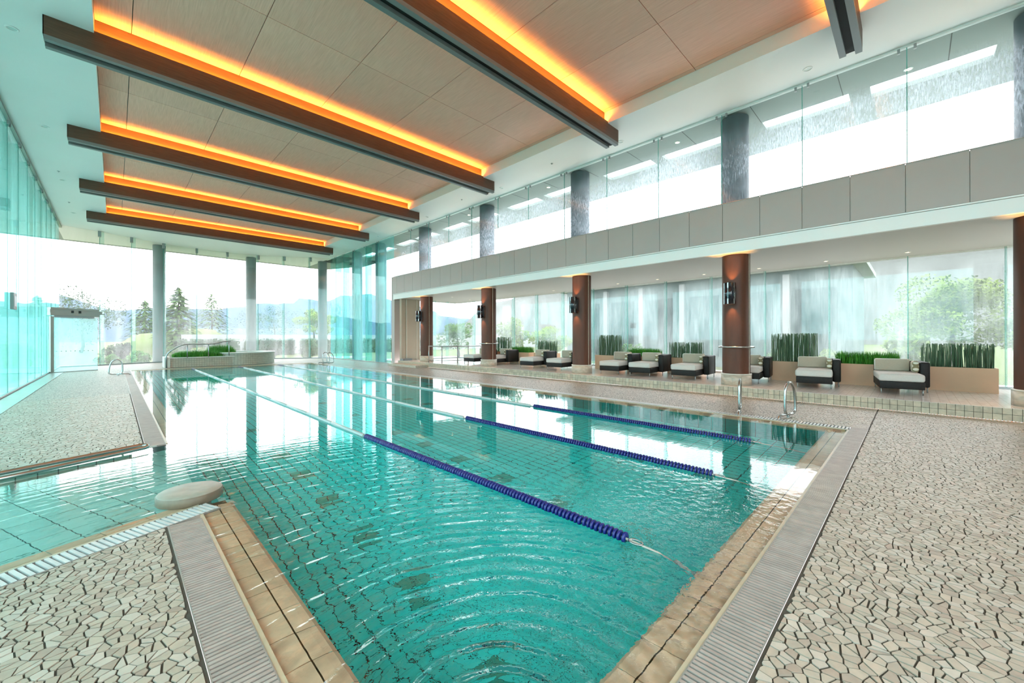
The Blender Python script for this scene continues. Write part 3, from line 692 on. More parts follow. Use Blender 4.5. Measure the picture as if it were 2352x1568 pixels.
MB().box(XL-0.02, XL+0.06, YB, 29.4, ZC-0.06, ZC-0.002).build('trim_5', MT['steel_dark'], kind='structure', label='dark head channel of the side glass wall')

# ---- glazing
def run_y(win, x, ys, z0, z1, mat, fin=None, side=1, finmat=None, bracket=True):
    """panes in a plane of constant x, with glass fins at the joints"""
    for a, b in zip(ys[:-1], ys[1:]):
        h = (b-a)/2-0.006; put('pane', MB().box(-0.006, 0.006, -h, h, z0, z1).mesh('pane', mat), win, loc=(x, (a+b)/2, 0))
    for y in ys[1:-1]:
        if fin:
            f = MB().box(min(0.012*side, fin*side), max(0.012*side, fin*side), -0.009, 0.009, z0, z1-0.02).mesh('glass_fin', finmat or MT['g_fin'])
            put('glass_fin', f, win, loc=(x, y, 0))
        put('joint', MB().box(-0.009, 0.009, -0.006, 0.006, z0, z1).mesh('joint', MT['g_fin_edge']), win, loc=(x, y, 0))
        if bracket:
            for q in (-0.11, 0.11):
                put('bracket', MB().box(-0.05 if side > 0 else 0.01, -0.01 if side > 0 else 0.05, -0.02, 0.02, z1-0.09, z1).mesh('bracket', MT['steel_dark']), win, loc=(x, y+q, 0))
w1 = MB().box(XW-0.012, XW+0.012, YB, 19.5, ZB, ZB+0.012).build('window_1', MT['steel'], kind='structure', label='clerestory glazing over the lounge')
cl = [0.067+1.612*k for k in range(-3, 13)]; cl = [y for y in cl if y < 19.3]+[19.55]
run_y(w1, XW, cl, ZB+0.012, ZC-0.04, MT['g_clere'])
w2 = MB().box(XW-0.02, XW+0.02, 19.85, 28.35, 0.0, 0.04).build('window_2', MT['steel_dark'], kind='structure', label='tall corner glazing beyond the lounge')
run_y(w2, XW, [19.85, 21.3, 22.9, 24.5, 26.1, 27.4, 28.3], 0.04, ZC-0.04, MT['g_side'], fin=0.38, side=1)
run_y(w2, XW, [19.5, 19.85], ZB, ZC-0.04, MT['g_side'])
w3 = MB().box(XL-0.03, XL+0.03, YB, 28.9, 0.0, 0.05).build('window_3', MT['steel_dark'], kind='structure', label='tall glass wall beside the deck')
lw = [-5.0+1.61*k for k in range(22)]; lw = [y for y in lw if y < 28.4]+[28.9]
run_y(w3, XL, lw, 0.05, ZC-0.06, MT['g_side'], fin=0.34, side=-1)
# far bow of glass
BOW = [(-1.9, 28.95), (-0.55, 29.45), (0.65, 30.05), (2.0, 30.65), (3.55, 31.0), (5.1, 31.0), (6.75, 30.7), (8.1, 29.95), (9.45, 29.05), (10.55, 28.3)]
bf = MB()
for (xa, ya), (xb, yb) in zip(BOW[:-1], BOW[1:]):
    dx, dy = xb-xa, yb-ya; l = math.hypot(dx, dy); a_ = math.atan2(dy, dx)
    bf.box((xa+xb)/2-l/2, (xa+xb)/2+l/2, (ya+yb)/2-0.03, (ya+yb)/2+0.03, 0, 0.06, rot=a_)
w4 = bf.build('window_4', MT['steel_dark'], kind='structure', label='bowed glass end wall facing the garden')
for k, ((xa, ya), (xb, yb)) in enumerate(zip(BOW[:-1], BOW[1:])):
    dx, dy = xb-xa, yb-ya; l = math.hypot(dx, dy); a_ = math.atan2(dy, dx)
    put('pane', MB().box(-l/2+0.008, l/2-0.008, -0.006, 0.006, 0.06, ZC).mesh('pane', MT['g_far']), w4, loc=((xa+xb)/2, (ya+yb)/2, 0), rz=a_)
    if k > 0:
        put('glass_fin', MB().box(-0.010, 0.010, -0.36, -0.012, 0.06, ZC-0.03).mesh('glass_fin', MT['g_fin_pale']), w4, loc=(xa, ya, 0), rz=a_)
        put('joint', MB().box(-0.010, 0.010, -0.012, 0.012, 0.06, ZC).mesh('joint', MT['g_fin_edge']), w4, loc=(xa, ya, 0))
        put('bracket', MB().box(-0.06, 0.06, -0.20, -0.0, ZC-0.28, ZC-0.001).mesh('bracket', MT['steel_dark']), w4, loc=(xa, ya, 0))
# lounge glazing
w5 = MB().box(XG-0.03, XG+0.03, YB, YE, ZP, ZP+0.05).build('window_5', MT['steel_dark'], kind='structure', label='lounge glazing behind the planters')
lj = [0.083+1.565*k for k in range(-3, 13)]; lj = [y for y in lj if y < YE-0.2]+[YE]
run_y(w5, XG, lj, ZP+0.05, ZLC, MT['g_lounge'], fin=0.20, side=-1, bracket=False, finmat=MT['g_fin_pale'])
w6 = MB().box(11.75, XG, YE-0.03, YE+0.03, ZP, ZP+0.05).build('window_6', MT['steel_dark'], kind='structure', label='glazing across the far end of the lounge')
xe = [11.75, 12.6, 13.45, XG]
for a, b in zip(xe[:-1], xe[1:]):
    put('pane', MB().box(-(b-a)/2+.006, (b-a)/2-.006, -.006, .006, ZP+.05, ZLC).mesh('pane', MT['g_lounge']), w6, loc=((a+b)/2, YE, 0))
    if a > 12: put('glass_fin', MB().box(-.009, .009, -.28, -.01, ZP+.05, ZLC).mesh('glass_fin', MT['g_fin_pale']), w6, loc=(a, YE, 0))
# lounge end wall in beige
bw = MB().box(XW+0.1, 11.75, YE, YE+0.2, 0, ZLC); 
wall_l = bw.build('wall_lounge', MT['beige'], kind='structure', label='beige wall at the end of the lounge')
MB().box(XW+0.40, XW+0.98, YE-0.03, YE-0.002, ZP+0.06, ZLC-0.02).build('door_panel', MT['beige'], wall_l)
for xx in (XW+0.36, XW+0.98): MB().box(xx, xx+0.04, YE-0.04, YE-0.002, ZP, ZLC-0.02).build('door_trim', MT['beige_frame'], wall_l)
MB().box(XW+0.02, XW+0.55, YE-0.3, YE-0.002, 0, ZP+0.10).build('trim_6', MT['flange'], kind='structure', label='low dark plinth at the foot of the beige wall')
MB().box(9.85, XS-0.0, 16.2, 18.9, -0.004, 0.105).build('floor_step', MT['plinth'], kind='structure', label='pale intermediate step at the end of the lounge')
MB().box(XL-0.1, 4.6, YB-0.2, YB, 0, 0.12).box(4.6, XG+0.3, YB-0.2, YB, 0, ZC).build('wall_back', MT['white'], kind='structure', label='kerb and plain wall beside the added glass behind the viewer')
w7 = MB().box(XL, 4.6, YB-0.12, YB-0.06, 0.12, 0.17).build('added_fill_window', MT['steel_dark'], kind='structure', label='unseen glass wall added behind the viewer for fill daylight')  # added out of view so daylight fills the near deck, pool and ceiling
bx = [XL+(4.6-XL)*k/4 for k in range(5)]
for a, b in zip(bx[:-1], bx[1:]):
    put('pane', MB().box(-(b-a)/2+.01, (b-a)/2-.01, -.006, .006, 0.17, ZC).mesh('pane', MT['g_far']), w7, loc=((a+b)/2, YB-0.09, 0))
MB().box(-8, 16, -12, YB-0.3, -0.349, -0.30).build('path_entrance', MT['path'], kind='structure', label='pale paved court behind the viewer')
# stone border along the side glass wall and slot drain at the step
MB().box(XL+0.05, XL+0.40, 6.5, 25, -0.004, 0.006).build('trim_7', principled('border_stone', rgb(0.30, 0.30, 0.27), 0.3, var=0.15, scale=3), kind='structure', label='dark stone border along the side glass wall')

# ================================================================== THINGS
# ---- gutter grates
def slat_mesh(w, pitch, mat, nm):
    g = pitch*0.40; b = MB()
    b.box(-w/2, w/2, -(pitch-g)/2, (pitch-g)/2, -0.022, 0.0)
    return b.mesh(nm, mat)
SM = slat_mesh(GW-0.014, 0.028, MT['slat'], 'slat'); SMP = slat_mesh(GW-0.014, 0.036, MT['slat_pale'], 'slat_pale')
def grate(cx, cy_, ang, length, label, group, pitch=0.028, me=SM, single=True):
    """module of cross slats; local y runs along the gutter"""
    t = thing('gutter_grate', label, 'grate', (cx, cy_, 0.0), ang, group)
    MB().box(-GW/2+0.001, GW/2-0.001, -length/2+0.001, length/2-0.001, -0.06, -0.045).build('channel_bed', MT['channel'], t)
    for s_ in (-1, 1):
        x = s_*(GW/2-0.004); MB().box(x-0.003, x+0.003, -length/2+0.001, length/2-0.001, -0.044, -0.001).build('side_rail', MT['frame_metal'], t)
    n = max(1, int(round(length/pitch))); st = MB()
    for k in range(n):
        y = -length/2+(k+0.5)*length/n
        if single: put('slat', me, t, loc=(0, y, random.uniform(-.0008, .0008)))
        else: st.box(-GW/2+.007, GW/2-.007, y-pitch*.3, y+pitch*.3, -0.02, 0)
    if not single: st.build('slats', me.materials[0], t, kind='stuff')
    return t
gx0 = gL
for k in range(8):
    a = gx0+0.235+k*1.0; b_ = a+1.0
    grate((a+b_)/2, gN+GW/2, math.pi/2, 1.0, '%s grate of close beige slats from the stirred corner along the near pool edge' % ORD[k].capitalize() if k else 'beige slatted grate at the stirred pool corner, start of the near edge', 'slatted gutter grates along the near pool edge')
yy = gN
for k in range(4):
    a = yy+k*0.95; b_ = min(a+0.95, ch_near(gL)-cg-0.0) if k == 3 else a+0.95
    grate(gL+GW/2, (a+b_)/2, 0, b_-a, ['beige slatted grate at the very corner where both pool gutters meet', 'beige slatted gutter grate one length along from the pool corner toward the disc', 'beige slatted gutter grate two lengths from the corner toward the disc', 'short beige slatted gutter grate ending beside the round concrete disc'][k], 'slatted gutter grates running to the round disc')
for k in range(3):
    s_ = -0.36-k*0.8; t_ = -0.03-GW/2
    x = PX0+s_*ux-t_*uy-0.0; y = ch_near(PX0)+s_*uy+t_*ux
    grate(x, y, ca-math.pi/2, 0.8, ['pale slatted grate on the channel bank, next to the round concrete disc', 'pale slatted grate on the channel bank, one away from the disc', 'pale slatted grate on the channel bank running into the glass wall'][k], 'pale gutter grates on the side channel bank', 0.036, SMP)
for k in range(3):
    s_ = -0.62-k*0.8; t_ = 0.10+GW/2
    x = PX0+s_*ux-t_*uy; y = ch_far(PX0)+s_*uy+t_*ux
    grate(x, y, ca-math.pi/2, 0.8, ['thin slatted grate beside the steel bank rail, at its bent end', 'thin slatted grate beside the middle of the steel bank rail', 'thin slatted grate beside the steel bank rail, by the glass wall'][k], 'gutter grates behind the bank rail', 0.036, SMP)
k = 0; y = ch_far(gL)+0.05
while y < PY1-0.3:
    b_ = min(y+2.45, PY1); grate(gL+GW/2, (y+b_)/2, 0, b_-y, 'grey slatted gutter grate on the glass-wall side of the pool, %s past the channel' % ORD[k], 'gutter grates on the glass-wall side of the pool', 0.028, SM, False); y = b_; k += 1
k = 0; y = gN+GW+0.01
while y < PY1-0.3:
    b_ = min(y+2.6, PY1); grate(PX1+0.02+GW/2, (y+b_)/2, 0, b_-y, 'pale slatted gutter grate on the lounge side of the pool, %s from the near edge' % ORD[k], 'gutter grates on the lounge side of the pool', 0.045, SMP, False); y = b_; k += 1
t = thing('slot_drain', 'narrow dark slotted drain along the foot of the tiled lounge step', 'drain', (XS-0.035, 2.0, 0))
MB().box(-0.02, 0.02, -4, 4, -0.012, -0.004).build('channel_bed', MT['channel'], t)
b = MB()
for k in range(200): b.box(-0.02, 0.02, -4+k*0.04, -4+k*0.04+0.018, -0.004, 0.002)
b.build('slats', MT['coping'], t, kind='stuff')

# ---- round disc at the mouth of the channel
t = thing('round_pier_cap', 'round flat concrete disc standing in the water at the channel mouth', 'pier', (0.47, 4.50, 0))
DR = 0.235
MB().lathe([(0.15, -0.5), (0.15, -0.03), (DR-0.01, -0.025), (DR, -0.015), (DR, 0.050), (DR-0.008, 0.058)], 0, 0, 40).build('pier', MT['disc_side'], t)
MB().lathe([(DR-0.006, 0.0579), (DR-0.012, 0.062), (0.10, 0.063), (0.0001, 0.063)], 0, 0, 40).build('cap', MT['disc_top'], t)

# ---- steel rail along the channel bank
def arc(c, r, a0, a1, n, pl='xz'):
    return [(c[0]+r*math.cos(a0+(a1-a0)*i/n), c[1]+r*math.sin(a0+(a1-a0)*i/n)) for i in range(n+1)]
def bank(s_, t_, z): return (PX0+s_*ux-t_*uy, ch_far(PX0)+s_*uy+t_*ux, z)
pth = [bank(-2.5, -0.02, 0.045), bank(-1.5, -0.02, 0.045), bank(-0.30, -0.02, 0.045)]
pth += [bank(-0.30+0.045*math.sin(a), -0.065+0.045*math.cos(a), 0.045-0.02*a/math.pi) for a in [math.pi*i/8 for i in range(1, 9)]]
pth += [bank(-1.2, -0.11, 0.012), bank(-2.5, -0.11, 0.012)]
tr = thing('bank_rail', 'long steel grab rail with a hairpin bend along the channel bank', 'rail', bank(-1.3, 0, 0))
o = MB().tube(pth, 0.024, 8).build('tube', MT['steel'], tr); o.location = -Vector(bank(-1.3, 0, 0))
for s_ in (-2.0, -1.2, -0.45):
    o = MB().tube([bank(s_, 0.06, 0.0), bank(s_, 0.02, 0.04), bank(s_, -0.02, 0.045)], 0.010, 6).build('bracket', MT['steel'], tr); o.location = -Vector(bank(-1.3, 0, 0))

# ---- ladder grab rails: a loop on the deck that steps down over the gutter into the water
def grab_rail(x, y, label, flip=1, rz=0.0, group=None, s=1.0):
    t = thing('grab_rail', label, 'grab rail', (x, y, 0), rz, group)
    f = flip*s; r = 0.022*s
    loop = [(0.30, 0.10), (0.29, 0.30), (0.25, 0.47), (0.19, 0.56), (0.10, 0.60), (0.02, 0.58), (-0.04, 0.50), (-0.06, 0.38), (-0.06, 0.16), (-0.03, 0.075), (0.02, 0.05), (0.12, 0.045), (0.22, 0.05), (0.27, 0.07)]
    # smooth closed loop
    P = [Vector((a*f, 0, b*s)) for a, b in loop]; pts = []
    n = len(P)
    for i in range(n):
        p0, p1, p2, p3 = P[i-1], P[i], P[(i+1) % n], P[(i+2) % n]
        for q in range(3):
            u = q/3; pts.append(0.5*((2*p1)+(p2-p0)*u+(2*p0-5*p1+4*p2-p3)*u*u+(3*p1-p0-3*p2+p3)*u*u*u))
    MB().tube(pts, r, 8, closed=True).build('loop', MT['steel'], t)
    MB().tube([(0.10*f, 0, 0.05*s), (-0.10*f, 0, 0.05*s), (-0.22*f, 0, 0.05*s), (-0.27*f, 0, 0.03*s), (-0.29*f, 0, -0.03*s), (-0.29*f, 0, -0.50)], r, 8).build('water_leg', MT['steel'], t)
    MB().tube([(0.05*f, 0, 0.05*s), (0.05*f, 0, -0.0)], r*0.95, 8).build('deck_leg', MT['steel'], t)
    MB().lathe([(0.035, 0.0), (0.035, 0.008), (0.018, 0.012)], 0.05*f, 0, 14).build('flange', MT['steel'], t)
    return t
gr1 = 'steel ladder rails at the near lounge side'
grab_rail(8.22, 2.27, 'steel pool ladder rail loop, the one farther along from the near pool edge', 1, rad(12), gr1)
grab_rail(8.30, 1.55, 'steel pool ladder rail loop closer to the near gutter corner', 1, rad(-14), gr1)
grab_rail(8.2, 23.0, 'steel ladder rail loop by the far corner glazing, lane side', 1, 0, 'steel ladder rails by the far corner')
grab_rail(8.2, 22.4, 'steel ladder rail loop by the far corner glazing, second of its pair', 1, 0, 'steel ladder rails by the far corner')
grab_rail(0.14, 21.2, 'steel pool ladder rail loop on the deck beside the glass partition', -1)

# ---- lane ropes
dm = MB(); dm.lathe([(0.012, -0.011), (0.036, -0.010), (0.042, -0.004), (0.042, 0.004), (0.036, 0.010), (0.012, 0.011)], 0, 0, 12)
disc_me = dm.mesh('float_disc', MT['rope_disc'])
# lathe runs round z; the discs are turned to thread on y
for li, (x, y0) in enumerate(((2.525, 1.42), (4.33, 1.46), (6.06, 1.55))):
    t = thing('lane_rope', ['lane rope closest to the glass wall, navy discs then pale floats', 'middle lane rope of navy discs and pale floats', 'lane rope on the lounge side, navy discs then pale floats'][li], 'lane rope', (x, 0, ZW), 0, 'floating lane ropes')
    n = int((5.5-y0)/0.037)
    for k in range(n):
        o = put('float_disc', disc_me, t, loc=(random.uniform(-.004, .004), y0+k*0.037, 0.012)); o.rotation_euler = (math.pi/2+random.uniform(-.06, .06), 0, random.uniform(-.08, .08))
    b = MB(); yq = 5.55
    while yq < PY1-2.2:
        b.tube([(0, yq, 0.010), (0, yq+0.02, 0.010), (0, yq+1.17, 0.010), (0, yq+1.19, 0.010)], [0.016, 0.030, 0.030, 0.016], 8); yq += 1.2
    b.build('pale_float', MT['rope_white'], t, label='long pale tubular floats')
    b = MB(); q = yq
    while q < PY1-0.5:
        b.lathe([(0.042, -.010), (0.042, .010)], 0, 0, 8); 
        nv = 16
        for v in range(len(b.v)-nv, len(b.v)):
            xx, yy_, zz = b.v[v]; b.v[v] = (xx, q+zz, yy_+0.012)
        q += 0.05
    b.build('end_floats', MT['rope_disc'], t, kind='stuff')
    MB().tube([(0, PY0+0.25, -0.09), (0, y0-0.25, -0.005), (0, y0, 0.008), (0, 5.6, 0.008), (0, PY1-0.2, 0.0)], 0.009, 6).build('rope', MT['rope'], t)
    MB().tube([(0.0, PY0+0.22, -0.095), (0.0, PY0+0.27, -0.088), (0, y0-0.35, -0.012)], 0.014, 6).build('tension_sleeve', MT['rope'], t)
    MB().tube([(0.03*math.cos(a), y0-0.08+0.05*math.sin(a), 0.010) for a in [2*math.pi*i/14 for i in range(14)]], 0.006, 6, closed=True).build('hook', MT['steel'], t)

# ---- lounge columns with sconces
COLY = [-1.55, 3.14, 7.83, 12.53, 17.22]; XC = 11.10
cn_ = ['end', 'ladder', 'middle', 'rail', 'far']
def column(i, y):
    t = thing('column', ['brown round column beside the end of the long reed planter', 'brown round column on the step behind the pool ladder', 'plain brown round column between the two ringed columns', 'brown ringed column before the far loungers', 'brown round column by the beige end wall and guard rail'][i], 'column', (XC, y, ZP), 0, 'brown lounge columns')
    MB().lathe([(0.31, 0.27), (0.31, ZLC-ZP-0.0)], 0, 0, 40).build('shaft', MT['column'], t)
    pb = MB(); n = 10
    for k in range(n):
        a0, a1 = 2*math.pi*k/n+0.005, 2*math.pi*(k+1)/n-0.005
        pb2 = MB().lathe([(0.30, 0.0), (0.338, 0.0), (0.338, 0.265), (0.30, 0.265)], 0, 0, 5, a0, a1); pb2.build('plinth_slab', MT['plinth'], t)
    MB().lathe([(0.30, 0.262), (0.343, 0.262), (0.343, 0.280), (0.309, 0.284)], 0, 0, 40).build('plinth_trim', MT['tub_cap'], t)
    if i in (1, 3):
        rp = [(0.385*math.cos(a), 0.385*math.sin(a), 0.945) for a in [2*math.pi*k/36 for k in range(36)]]
        MB().tube(rp, 0.022, 8, closed=True).build('ring_rail', MT['steel'], t)
        for k in range(4):
            a = k*math.pi/2+0.6; MB().tube([(0.30*math.cos(a), 0.30*math.sin(a), 0.945), (0.385*math.cos(a), 0.385*math.sin(a), 0.945)], 0.010, 6).build('bracket', MT['steel'], t)
    # corner strip where the cladding sheets meet
    a = rad(-100); MB().box(0.31*math.cos(a)-.008, 0.31*math.cos(a)+.008, 0.31*math.sin(a)-.008, 0.31*math.sin(a)+.008, 0.28, ZLC-ZP).build('seam_strip', MT['plinth'], t)
for i, y in enumerate(COLY): column(i, y)
def sconce(i, y):
    t = thing('wall_sconce', 'black drum wall light on the %s' % ['brown column beside the long reed planter', 'brown column behind the pool ladder', 'plain brown column in the middle', 'ringed column before the far loungers', 'brown column by the beige end wall'][i], 'sconce', (XC-0.31-0.17, y, 2.20), 0, 'black drum wall lights')
    b = MB(); b.lathe([(0.115, 0.0), (0.125, 0.0), (0.125, 0.52), (0.115, 0.52), (0.115, 0.0)], 0, 0, 28); b.build('drum', MT['sconce'], t)
    for k in range(3):
        a = rad(115+62*k); 
        for z0, z1, w in ((0.005, 0.13, 0.022), (0.39, 0.515, 0.022), (0.13, 0.39, 0.005)):
            o = MB().box(0.122, 0.131, -w/2, w/2, z0, z1).build('chrome_strip', MT['steel'], t); o.rotation_euler = (0, 0, a)
    MB().box(0.10, 0.175, -0.09, 0.09, 0.06, 0.46).build('backplate', MT['black'], t)
    MB().lathe([(0.0001, 0.25), (0.06, 0.25), (0.06, 0.27), (0.0001, 0.27)], 0, 0, 16).build('bulb_holder', MT['black'], t)
    for z, rx in ((0.30, math.pi), (0.22, 0.0)):
        ld = bpy.data.lights.new('sconce_lamp', 'SPOT'); ld.energy = 55 if rx else 38; ld.color = (1.0, 0.52, 0.18); ld.spot_size = rad(95); ld.spot_blend = 0.6; ld.shadow_soft_size = 0.04
        lo = bpy.data.objects.new('sconce_lamp', ld); COL.objects.link(lo); lo.parent = t; lo.location = (0, 0, z); lo.rotation_euler = (rx, 0, 0)
for i, y in enumerate(COLY): sconce(i, y)

# ---- downlights
def downlight(x, y, z, r, label, group, lit):
    t = thing('downlight', label, 'downlight', (x, y, z), 0, group)
    MB().lathe([(r*0.70, 0.004), (r*0.74, -0.012), (r, -0.008), (r*1.02, 0.0)], 0, 0, 20).build('trim_ring', MT['white'], t)
    MB().lathe([(0.0001, -0.002), (r*0.72, -0.002)], 0, 0, 20).build('lens', MT['lamp'] if lit else MT['lens'], t)
for k, y in enumerate((6.55, 11.2, 15.8, 20.7, 25.8)):
    downlight(-1.28, y, ZC, 0.085, 'round recessed soffit light over the glass-wall deck, %s from the viewer' % ORD[k], 'unlit soffit lights over the glass-wall deck', False)
for k, y in enumerate((1.5, 5.75, 10.6, 15.5, 20.3)):
    downlight(10.03, y, ZC, 0.085, 'round recessed soffit light along the clerestory, %s from the viewer' % ORD[k], 'unlit soffit lights along the clerestory', False)
for k in range(8):
    downlight(13.55, 0.08+1.565*k, ZLC, 0.055, 'small lit lounge ceiling spot, %s along from the end planter' % ORD[k], 'lit lounge ceiling spots by the glazing', True)
for k, (x, y) in enumerate(((12.0, 16.3), (13.6, 16.9))):
    downlight(x, y, ZLC, 0.055, ['small lit ceiling spot near the guard rail', 'small lit ceiling spot in the far lounge corner'][k], 'lit lounge ceiling spots at the far end', True)
for k, y in enumerate((0.6, 5.2, 9.9, 14.5)):
    downlight(11.2 if k else 11.5, y-0.55, 6.868, 0.07, 'small warm spot under the canopy outside the clerestory, %s from the viewer' % ORD[k], 'warm canopy spots', True)
for k, (x, y) in enumerate(((-1.30, 19.7), (-1.30, 23.9), (9.75, 12.6), (9.75, 8.0))):
    t = thing('sprinkler', ['tiny ceiling sprinkler on the glass-wall soffit, before the last beams', 'tiny ceiling sprinkler on the glass-wall soffit, by the far end', 'tiny ceiling sprinkler over the lounge side, by the third beam', 'tiny ceiling sprinkler over the lounge side, after the second beam'][k], 'sprinkler', (x, y, ZC), 0, 'soffit sprinklers')
    MB().lathe([(0.035, 0), (0.035, -0.008), (0.010, -0.012), (0.010, -0.035), (0.0001, -0.035)], 0, 0, 12).build('sprinkler_head', MT['steel_dark'], t)

# ---- loungers (local: front edge at x=0, +x to the back, y from -W to 0)
def make_lounger(label):
    t = thing('chaise_lounge', label, 'lounger', (0, 0, ZP), 0, 'wicker loungers along the planters')
    W, D = 0.68, 1.36
    rounded_box('base', 0.0, D, -W, 0.0, 0.11, 0.262, 0.012, MT['wicker'], 2, t)
    rounded_box('back_shell', D-0.13, D, -W-0.16, 0.0, 0.11, 0.645, 0.03, MT['wicker'], 2, t)
    rounded_box('arm_shell', 0.62, D-0.125, -W-0.16, -W-0.005, 0.11, 0.645, 0.03, MT['wicker'], 2, t)
    rounded_box('seat_cushion', -0.02, D-0.14, -W-0.0, 0.015, 0.262, 0.42, 0.045, MT['cushion'], 4, t)
    bc = rounded_box('back_cushion', D-0.34, D-0.15, -W+0.10, 0.005, 0.42, 0.69, 0.035, MT['backcush'], 3, t)
    MB().tube([(D-0.335, 0.0, 0.43), (D-0.335, 0.0, 0.66), (D-0.33, -0.02, 0.685), (D-0.33, -W+0.12, 0.685)], 0.009, 6).build('piping', MT['piping'], bc)
    p = rounded_box('pillow', 0.62, 0.95, -W+0.0, -W+0.11, 0.42, 0.665, 0.05, MT['pillow'], 4, t)
    for x, y in ((0.03, -0.03), (0.03, -W+0.03), (D-0.03, -0.03), (D-0.05, -W-0.12), (0.66, -W-0.12)):
        MB().tube([(x, y, 0.0), (x, y, 0.115)], 0.011, 6).build('leg', MT['steel_dark'], t)
    return t
lx = 11.36
LG = [(2020, 'grey-cushioned wicker lounger touching the long end planter of reeds'), (1828, 'wicker lounger between the ladder column and the end lounger'), (1676, 'wicker lounger half hidden behind the ladder column'),
      (1541, 'wicker lounger just before the ladder column, full arm shell showing'), (1444, 'middle lounger of three between the ladder column and the plain column'), (1377, 'wicker lounger right after the middle column, first of three'),
      (1255, 'wicker lounger cut off by the middle column'), (1194, 'wicker lounger between the ringed column and the middle one'), (1113, 'wicker lounger mostly behind the ringed column'), (1065, 'wicker lounger standing before the ringed column, by the guard rail')]
LG[5] = (1377, 'wicker lounger first past the middle column, in front of tall reeds')
proto = None
def ray_xy(px, x):
    v = Fv+R2*((px-1176)/FPX); return v.y*x/v.x
for k, (px, lab) in enumerate(LG):
    x = 11.45 if k < 2 else (11.55 if k in (2, 8) else 11.3)
    y = ray_xy(px, x)
    if proto is None: o = proto = make_lounger(lab)
    else: o = copy_tree(proto); o['label'] = lab
    o.location = (x, y, ZP); o.rotation_euler = (0, 0, rad(7 if k < 3 else 4))

# ---- planters
def planter(y0, y1, kind, ztop, label):
    PXF = 12.98; w = 0.42; yc = (y0+y1)/2; h = (y1-y0)/2
    t = thing('planter', label, 'planter', (PXF+w/2, yc, ZP), 0, 'tan planter boxes along the lounge glazing')
    H = 0.52
    b = MB(); b.box(-w/2, w/2, -h, -h+0.03, 0, H); b.box(-w/2, w/2, h-0.03, h, 0, H); b.box(-w/2, -w/2+0.03, -h+.03, h-.03, 0, H); b.box(w/2-.03, w/2, -h+.03, h-.03, 0, H); b.box(-w/2+.03, w/2-.03, -h+.03, h-.03, 0, 0.05)
    b.build('box', MT['planter'], t)
    MB().box(-w/2+0.03, w/2-0.03, -h+0.03, h-0.03, 0.05, H-0.05).build('soil', MT['soil'], t)
    g = MB(); top = ztop-ZP
    if kind == 'reed':
        for k in range(int(420*h)):
            x, y = random.uniform(-w/2+.04, w/2-.04), random.uniform(-h+.04, h-.04); zt = top+0.03-random.uniform(0, 1)**2*0.22
            lx_, ly_ = random.gauss(0, .012), random.gauss(0, .012); r = random.uniform(.0045, .0075)
            g.tube([(x, y, H-.06), (x+lx_*.5, y+ly_*.5, (H+zt)/2), (x+lx_, y+ly_, zt)], r, 4, caps=False)
        g.build('reed_clump', MT['reed'], t, kind='stuff', label='upright dark green reed stems')
    else:
        for k in range(int(2600*h)):
            x, y = random.uniform(-w/2+.02, w/2-.02), random.uniform(-h+.02, h-.02); a = random.uniform(0, 6.283); ln = random.uniform(.03, .12); zt = top-random.uniform(-.02, .10)
            wd = random.uniform(.005, .009); px, py = -math.sin(a)*wd, math.cos(a)*wd; dx, dy = math.cos(a)*ln, math.sin(a)*ln
            g.poly([(x-px, y-py, H-.06), (x+px, y+py, H-.06), (x+dx*.4+px*.8, y+dy*.4+py*.8, (H+zt)/2), (x+dx*.4-px*.8, y+dy*.4-py*.8, (H+zt)/2)])
            g.poly([(x+dx*.4-px*.8, y+dy*.4-py*.8, (H+zt)/2), (x+dx*.4+px*.8, y+dy*.4+py*.8, (H+zt)/2), (x+dx, y+dy, zt)])
        g.build('grass_clump', MT['blade'], t, kind='stuff', label='bright green arching grass blades')
PS = [(-1.26, -0.10, 'reed', 1.22, 'long tan planter of dark reeds beside the end column'), (0.22, 1.40, 'grass', 1.05, 'tan planter of low bright grass between two loungers'), (1.74, 2.84, 'reed', 1.47, 'tan planter of tall reeds by the ladder column'),
      (4.66, 5.74, 'reed', 1.21, 'tan planter of medium reeds behind the armed lounger'), (6.08, 7.22, 'grass', 1.03, 'tan planter of low bright grass between the brown columns'), (7.52, 8.55, 'reed', 1.46, 'tan planter of tall reeds beside the middle column'),
      (10.55, 11.7, 'reed', 1.22, 'tan planter of reeds past the middle column, far lounge'), (12.0, 13.2, 'grass', 1.00, 'tan planter of grass in the far lounge'), (13.4, 14.3, 'reed', 1.40, 'tan planter of reeds beside the ringed column')]
for p in PS: planter(*p)

# ---- stainless guard rail at the far end of the lounge
gp = [(10.75, 16.5), (10.75, 15.4), (11.45, 15.15), (12.1, 15.15), (12.9, 15.15)]
t = thing('guard_rail', 'low stainless guard rail round the far end of the lounge', 'railing', (11.4, 15.6, ZP))
def loc(p, z): return (p[0]-11.4, p[1]-15.6, z)
MB().tube([loc(p, 0.78) for p in gp], 0.028, 8).build('top_rail', MT['steel_dark'], t)
MB().tube([loc(p, 0.12) for p in gp], 0.014, 6).build('bottom_rail', MT['steel_dark'], t)
for p in gp: MB().tube([loc(p, 0), loc(p, 0.78)], 0.022, 8).build('post', MT['steel_dark'], t)

